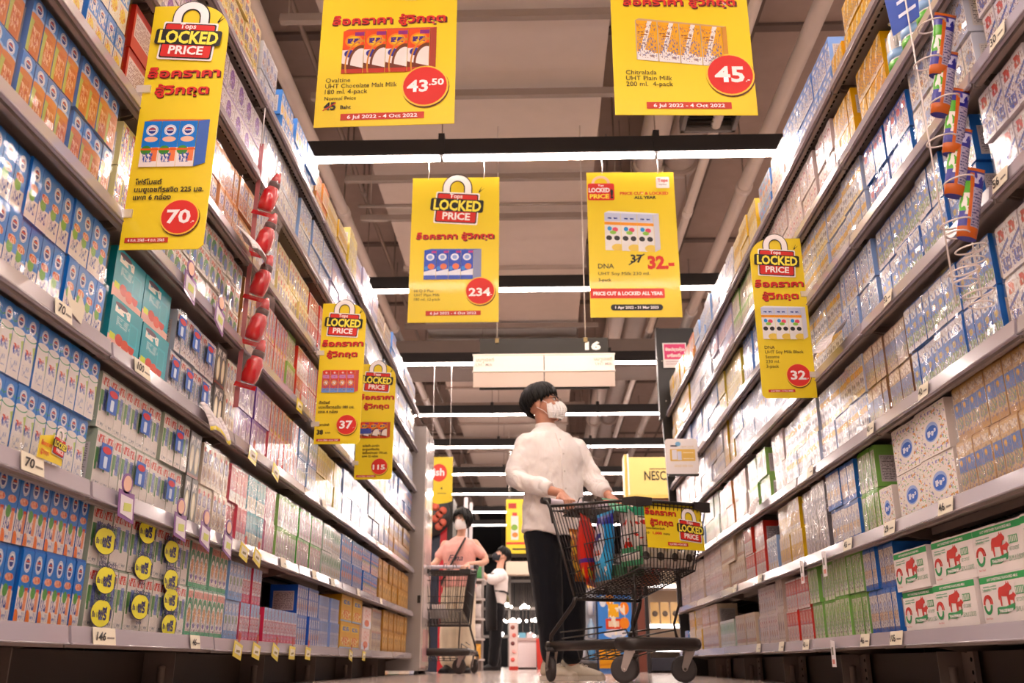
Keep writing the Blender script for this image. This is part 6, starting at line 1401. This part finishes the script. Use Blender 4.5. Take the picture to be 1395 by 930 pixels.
def yellow_tag(side, lev, y, tilt=0):
    e, lab = on_rail(side, lev, y, .004)
    tag(e, lab % 'hanging yellow offer tag', 'price tag'); e.rotation_euler[1] = R(tilt); e.scale = (1.45, 1, 1)
    link('yellow_card', MB().prism([(-.036, -.012), (.030, -.022), (.036, .028), (-.030, .040)], -.001, 0), mat('tag_yellow', '#e8d23c', .35, coat=.3), e)
    flat(e, 'white_field', [(-.026, .0), (.022, -.008), (.026, .018), (-.022, .028)], '#e6dfc8', -.002)
    flat(e, 'red_mark', ellp(.004, .052, .010, .016, 14), '#b3402c', -.001); flat(e, 'grey_digits', rectp(-.014, .002, .012, .010), '#8a7a3c', -.003)
def purple_tag(side, lev, y, tilt=0):
    e, lab = on_rail(side, lev, y, .006)
    tag(e, lab % 'purple framed offer tag with round top', 'price tag'); e.rotation_euler[1] = R(tilt); e.scale = (1.45, 1, 1)
    link('purple_card', MB().prism([(-.030, -.014), (.036, -.030), (.030, .045), (-.034, .052)], -.001, 0), mat('tag_purple', '#7d4a8c', .35, coat=.3), e)
    flat(e, 'white_field', [(-.023, -.006), (.028, -.020), (.024, .032), (-.026, .040)], '#ded4dc', -.002); link('round_top', MB().prism(ellp(-.004, .068, .022, .026, 20), -.001, 0), MATS['tag_purple'], e)
    flat(e, 'round_face', ellp(-.004, .068, .016, .020, 18), '#e6b9a0', -.002); flat(e, 'number_field', rectp(-.012, .000, .018, .020), '#c8cf6c', -.003)
price_card('L', 0, 2.31, '146', .12); price_card('L', 0, 2.93, '46', .08)
for y in (3.34, 3.56, 3.82, 4.08, 4.36, 5.35, 5.75): yellow_tag('L', 0, y, random.uniform(-8, 8))
price_card('L', 1, 1.87, '70', .09)
for y in (2.32, 2.69, 2.90, 3.12): purple_tag('L', 1, y, random.uniform(-6, 6))
for y in (3.31, 3.47): yellow_tag('L', 1, y, random.uniform(-8, 8))
price_card('L', 1, 3.85, ''); price_card('L', 1, 4.4, '')
price_card('L', 2, 1.89, '70', .075); price_card('L', 2, 2.32, '100', .10); yellow_tag('L', 2, 3.31); yellow_tag('L', 2, 3.62, 5); price_card('L', 2, 4.5, '')
purple_tag('L', 3, 2.55); purple_tag('L', 3, 2.82, 8); yellow_tag('L', 3, 3.9, -6); price_card('L', 3, 4.4, '')
for y in (4.8, 5.5, 6.3): price_card('L', 1, y, '')
price_card('R', 0, 2.91, '105', .10); price_card('R', 0, 3.19, '46'); price_card('R', 0, 3.90, '43'); price_card('R', 0, 4.3, ''); price_card('R', 0, 4.75, '')
price_card('R', 1, 2.44, '46', .09); price_card('R', 1, 2.85, '29', .09); price_card('R', 1, 3.25, '45'); price_card('R', 1, 4.6, '')
price_card('R', 2, 2.47, '40', .065); price_card('R', 2, 2.90, '40', .06); price_card('R', 3, 2.62, '32', .06); price_card('R', 4, 1.80, '30', .07); price_card('R', 3, 1.90, '56', .07); price_card('R', 2, 3.6, ''); price_card('R', 1, 5.2, '')
def hang_tag(side, lev, y):
    e, lab = on_rail(side, lev, y, .003); tag(e, lab % 'white tag hanging below', 'price tag')
    link('white_card', MB().prism([(-.026, -.055), (.022, -.055), (.028, .030), (-.020, .036)], -.001, 0), mat('notice_white', '#ece6e8', .5), e); flat(e, 'red_digits', rectp(-.014, -.045, .012, -.030), '#d88a7c', -.002); flat(e, 'grey_code', rectp(-.012, -.015, .006, .012), '#7a7a6c', -.002)
hang_tag('R', 0, 3.54); hang_tag('R', 1, 3.53); hang_tag('R', 1, 3.84)
# small locked-price talker standing above the tag reading 70
e = empty('shelf_talker', (-SX + .016, 1.935, ZB['L'][1] + .046), R(90)); tag(e, 'small yellow padlock talker above the price tag reading 70', 'sign')
link('talker_card', MB().prism([(-.055, 0), (.050, 0), (.050, .05), (.015, .062), (-.055, .045)], 0, .001), panel_yel, e); padlock(e, .022, .040, .06, -.001); lettering(e, 'ล็อคราคา', -.05, .028, .012, RED, -.002, .03, width=.045); lettering(e, 'สู้วิกฤต', -.048, .010, .012, RED, -.002, .03, width=.035)
# curled white and yellow leaflets sticking out of the rails
def leaflet(side, lev, y, label, w=.16, h=.07, yellow=True, up=.0, depth=.05):
    X = -SX + .012 if side == 'L' else SX - .012
    e = empty('leaflet', (X, y, ZB[side][lev] + up), R(90) if side == 'L' else R(-90)); tag(e, label, 'leaflet')
    m = MB(); rows = []
    for j in range(8):
        t = j/7; rows.append([(-w/2 + w*i/6 + .02*t, -depth*math.sin(t*1.4)*(1 - .3*abs(i - 3)/3), h*(.75 - t) + .012*math.sin(i*1.1)) for i in range(7)])
    for j in range(7):
        for i in range(6): m.quad([rows[j][i], rows[j+1][i], rows[j+1][i+1], rows[j][i+1]], None, True)
    o = link('paper', m, mat('leaflet_white', '#ded4d4', .45, var=.05), e); s = o.modifiers.new('t', 'SOLIDIFY'); s.thickness = .0006
    if yellow:
        m = MB()
        for i in range(6): m.quad([rows[6][i], rows[7][i], rows[7][i+1], rows[6][i+1]], None, True)
        o = link('yellow_edge', m, mat('tag_yellow', '#e8d23c', .35, coat=.3), e, (0, -.0012, 0)); s = o.modifiers.new('t', 'SOLIDIFY'); s.thickness = .0006
leaflet('L', 2, 2.86, 'curled white leaflet with yellow edge on the left third shelf rail', .20, .085, True, -.005, .05)
leaflet('L', 4, 2.98, 'blank pale leaflet sticking out of the left fifth shelf near the red sauce strip', .16, .08, False, .0, .09)
leaflet('R', 3, 3.10, 'blank pale leaflet sticking out of the right fourth shelf rail', .22, .09, False, .03, .10)
leaflet('R', 2, 4.5, 'blank pale leaflet sticking out of the right third shelf rail, far along', .16, .08, False, .02, .06)
e = empty('paper_scrap', (-SX + .012, 1.93, ZB['L'][2] + .04), R(90)); tag(e, 'torn cream paper scrap standing on the left third shelf rail', 'paper')
link('scrap', MB().prism([(-.03, .055), (-.028, .025), (.0, .0), (.05, -.01), (.055, .03), (.03, .055), (.02, .03), (-.005, .03)], 0, .001), card, e)

# ---- strip of red sauce packs, left
cs = empty('clip_strip', (-1.005, 3.11, 0)); tag(cs, 'long clear hanging strip holding red sauce bottles on the left shelving', 'clip strip')
cz = [1.80, 1.63, 1.46, 1.29, 1.13]
clear = mat('clear_film', '#f0e4e2', .08, alpha=.10, coat=1, var=0)
link('strip', MB().box(-.062, .012, .93, -.045, .014, 1.98), mat('strip_pink', '#c9787c', .3, coat=.5, alpha=.8), cs); link('hook', MB().tube([(-.055, .013, 1.97), (-.055, .013, 2.14)], .0025, 6), MATS['white_string'], cs)
redm = mat('sauce_red', '#c3161c', .25, coat=.8, var=.15)
for i, z in enumerate(cz):
    o = empty('sauce_bottle', (-1.005, 3.105, z - .065), rot=(0, R(16), 0)); tag(o, 'red sauce bottle in clear bag, %s from the top of the hanging strip' % ORD[i], 'sauce', 'red sauce bottles on the hanging strip')
    link('bottle_body', MB().lathe([(0, -.055), (.026, -.052), (.031, -.03), (.031, .02), (.024, .034), (.022, .045)], 16), redm, o)
    link('neck_band', MB().lathe([(.0225, .040), (.0225, .062), (.020, .066)], 16), mat('sauce_brown', '#4a1512', .35), o); link('cap', MB().lathe([(.019, .064), (.016, .085), (.008, .108), (.0, .112)], 14), redm, o)
    m = MB(); m.quad([(-.045, 0, -.075), (.038, 0, -.075), (.036, 0, -.058), (-.043, 0, -.058)]); link('bag_seal', m, redm, o)
    rings = []
    for t in range(9):
        u = t/8; r0 = .036*math.sin(math.pi*(.08 + .84*u))**.5
        rings.append([(1.15*(r0 + .004*math.sin(a*3 + t))*math.cos(a), (r0*.8 + .003*math.sin(a*5 + t*2))*math.sin(a), -.07 + .19*u) for a in [2*math.pi*q/16 for q in range(16)]])
    link('clear_bag', MB().loft(rings, caps=False), clear, o)
# ---- wire spiral with snack tubes, right
ws = empty('wire_strip', (.985, 2.00, 0)); tag(ws, 'white wire ring strip hanging on the right shelving, its lower rings empty', 'wire rack')
wm = mat('wire_white', '#e2d6d0', .4)
zs = [1.60, 1.49, 1.38, 1.27, 1.16, 1.05, .985, .93, .875]
for x in (-.030, .030): link('side_wire', MB().tube([(x, .012, .86), (x, .014, 1.85)], .0022, 6), wm, ws)
for i, z in enumerate(zs):
    off = .012*(-1)**i
    link('ring', MB().tube([(.034*math.cos(a) + off, .030*math.sin(a) - .012, z + .006*math.cos(a)) for a in [2*math.pi*k_/20 for k_ in range(20)]], .0021, 6, closed=True), wm, ws)
    if i > 4: link('ring', MB().tube([(.026*math.cos(a) + off, .024*math.sin(a) - .012, z - .028) for a in [2*math.pi*k_/20 for k_ in range(20)]], .0018, 6, closed=True), wm, ws); link('slant_wire', MB().tube([(.030 + off, -.01, z), (-.022 + off, -.012, z - .028)], .0018, 5), wm, ws)
art('tube_snack', '#3c3a8c', [('rect', .0, .35, .42, .78, '#5ca83c'), ('blob', 0, .3, .4, .6, 5, .5, '#e6ded4'), ('rect', .40, .0, .52, .92, '#c8642a'), ('band', 0, .14, '#c8642a'), ('rect', .5, .14, 1, .70, '#a9a0b4'), ('txt', .52, .16, .98, .68, 12, '#4a4470'), ('band', .95, 1, '#c8642a'), ('blob', .52, .76, .98, .92, 6, .5, '#c9c4dc')], side='#c8642a', wrap=.5)
for i, z in enumerate((1.56, 1.45, 1.34, 1.23, 1.12)):
    o = empty('snack_tube', (.985 + .006*(-1)**i, 1.988, z - .11), rot=(R(0), R(14), 0)); tag(o, 'blue, orange and green snack tube, %s from the top of the wire strip' % ORD[i], 'snack', 'snack tubes in the wire strip')
    m = MB(); rings = []; 
    for t, (rx, ry) in ((0, (.022, .012)), (.12, (.024, .015)), (.6, (.025, .014)), (.85, (.026, .008)), (1, (.027, .0015))):
        rings.append([(rx*math.cos(a), ry*math.sin(a), .19*t) for a in [math.pi + 2*math.pi*q/16 for q in range(16)]])
    base = len(m.uv); m.loft(rings)
    for f in range(base, len(m.uv) - 2):
        i0 = (f - base) % 16; j0 = (f - base)//16; tv = [0, .12, .6, .85, 1]
        m.uv[f] = [((i0/8) % 2 if i0 < 16 else 0, tv[j0]), ((i0 + 1)/8, tv[j0]), ((i0 + 1)/8, tv[j0+1]), (i0/8, tv[j0+1])]
        m.uv[f] = [(u*.5 if u > 1 else u, v) for u, v in m.uv[f]]
    link('tube_body', m, ART['tube_snack'], o)
e = empty('hanging_card', (.955, 2.02, 1.60), R(-10)); tag(e, 'blue promotional card hanging above the wire strip of snack tubes', 'sign'); link('card', MB().prism([(-.04, 0), (.03, .05), (.04, .18), (-.05, .16)], 0, .002), mat('card_blue', '#2f4fa8', .4), e)
for zz in (.05, .09): flat(e, 'white_line', [(-.02, zz), (.025, zz + .03), (.025, zz + .04), (-.02, zz + .01)], '#d8dcec', -.001)
# ---- white bottles with green caps on the right sixth shelf
for i, y in enumerate((2.43, 2.32, 2.21, 2.10)):
    o = empty('drink_bottle', (1.115, y, ZB['R'][5] + .047), R(-90)); tag(o, 'white bottle with green cap and handle on the right sixth shelf, %s from far' % ORD[i], 'bottle', 'green-capped bottles on the right shelving')
    link('bottle_body', MB().lathe([(0, 0), (.040, .002), (.042, .02), (.042, .13), (.036, .155), (.018, .185), (.016, .20)], 20), mat('bottle_milky', '#e6e2dc', .15, coat=1, var=.05), o)
    link('cap', MB().lathe([(.019, .195), (.020, .20), (.020, .232), (.018, .235), (0, .235)], 18), mat('cap_green', '#2f9a4a', .35), o)
    link('label_green', MB().lathe([(.0426, .03), (.0426, .055)], 20), mat('label_green', '#5ab03c', .4, var=.2), o); link('label_blue', MB().lathe([(.0426, .06), (.0426, .09)], 20), mat('label_blue', '#8fb4dc', .4, var=.2), o)
    link('handle', MB().tube([(.018, -.03, .185), (.045, -.035, .17), (.050, -.035, .12), (.042, -.030, .09)], .006, 8), MATS['bottle_milky'], o)
# ---- round yellow promotion stickers on the white and green packs
def find_pack(side, y, z):
    for p_ in PACKS:
        if p_[1] == side and p_[3] - .002 <= y <= p_[4] + .004 and p_[5] - .003 <= z <= p_[6] + .004: return p_
for y, z in ((2.325, .372), (2.572, .428), (2.574, .331), (2.765, .395), (2.766, .312), (2.343, .279), (2.341, .200), (2.569, .228), (2.783, .259), (2.79, .188)):
    p_ = find_pack('L', y, z) or find_pack('L', y - .02, z)
    if not p_: continue
    o = p_[0]; xx = y - o.location.y; zz = z - o.location.z
    g = empty('promotion_sticker', (xx, -.010, zz)); g.parent = o
    flat(g, 'sticker_rim', ellp(0, 0, .060, .034), '#26265c', 0, .0002); flat(g, 'sticker_face', ellp(0, 0, .057, .032), '#e8e02e', -.0004, .0002)
    lettering(g, 'ฟรี 1', .018, -.014, .036, '#26265c', -.001, .045, 'CENTER', width=.072); lettering(g, 'ซื้อ 11', -.034, -.010, .017, '#26265c', -.001, .03, 'CENTER', width=.034)
    lettering(g, 'ประหยัดกว่า', 0, .030, .019, '#26265c', -.0008, .03, 'CENTER', width=.105); lettering(g, 'จุใจ', 0, -.044, .010, '#26265c', -.0004, .02, 'CENTER', width=.034)
# yellow wordless blue badges on some dairy packs
for lev, ys in ((1, (2.25, 2.47, 2.70)), (2, (2.62, 2.74, 2.88))):
    for y in ys:
        for zf in (.075, .235):
            p_ = find_pack('L', y, ZB['L'][lev] + zf)
            if not p_: continue
            o = p_[0]; g = empty('blue_badge', (y - o.location.y, -.010, .075)); g.parent = o; g.scale = (1.3, 1, 1.1)
            flat(g, 'badge_field', rectp(-.022, -.028, .022, .03), '#3262b8', 0); flat(g, 'badge_red', ellp(0, .016, .018, .008), '#c8323c', -.0008); flat(g, 'badge_glass', rrect(-.008, -.024, .006, .002, .003), '#c9d8ec', -.0008)
# cow print on the milk cases
COW = [(-.30,-.28),(-.24,-.28),(-.22,-.02),(-.05,-.04),(.12,-.05),(.14,-.28),(.20,-.28),(.22,-.02),(.30,.10),(.42,.12),(.44,.20),(.34,.27),(.30,.34),(.27,.29),(.20,.30),(.18,.36),(.14,.28),(.0,.24),(-.28,.22),(-.36,.12),(-.40,-.10),(-.36,-.12),(-.33,.02)]
CALF = [(x*.55 + .38, z*.55 - .14) for x, z in COW]
for p_ in [p for p in PACKS if p[0].name.startswith('cardboard_case') and p[0].active_material and p[0].active_material.name == 'case_farm']:
    o = p_[0]; s = .085
    for nm_, poly in (('cow_print', COW), ('calf_print', CALF)): flat(o, nm_, [(.125 + x*s, .062 + z*s) for x, z in poly], '#c9352c', -.0012)
    flat(o, 'ribbon', [(.075, .018), (.083, .022), (.125, .020), (.165, .028), (.170, .042), (.125, .036), (.085, .036), (.078, .034)], '#2f9455', -.0012); lettering(o, 'THAI-DENMARK', .124, .0235, .010, WHT, -.0022, .04, 'CENTER', width=.072)
    flat(o, 'bar_code', rectp(.180, .060, .222, .078), '#3fa060', -.0012)
    for k_ in range(5): flat(o, 'bar_gap', rectp(.184 + k_*.008, .062, .187 + k_*.008, .076), '#e8e0dc', -.002)
    lettering(o, 'NET CONTENT', .180, .044, .012, '#2f8450', -.0015, .0, width=.045); lettering(o, '250 ML X 12 BOXES', .170, .022, .016, '#2f8450', -.0015, .0, width=.075)
    lettering(o, 'UHT SWEETENED FLAVOURED MILK', .125, .0985, .0085, WHT, -.0015, .02, 'CENTER', width=.16)
    lettering(o, 'Thai-Denmark Brand', .012, .075, .010, '#5a9a6c', -.0015, .0, width=.05); lettering(o, 'Made in Thailand', .012, .010, .007, '#c9352c', -.0015, .0, width=.035)
    flat(o, 'seal_ring', [(.030 + .022*math.cos(R(a)), .045 + .022*math.sin(R(a))) for a in range(0, 181, 12)] + [(.030 + .014*math.cos(R(a)), .045 + .014*math.sin(R(a))) for a in range(180, -1, -12)], '#c9352c', -.0012)
    flat(o, 'seal_ring', [(.030 + .022*math.cos(R(a)), .043 + .022*math.sin(R(a))) for a in range(180, 361, 12)] + [(.030 + .014*math.cos(R(a)), .043 + .014*math.sin(R(a))) for a in range(360, 179, -12)], '#2f9455', -.0012)
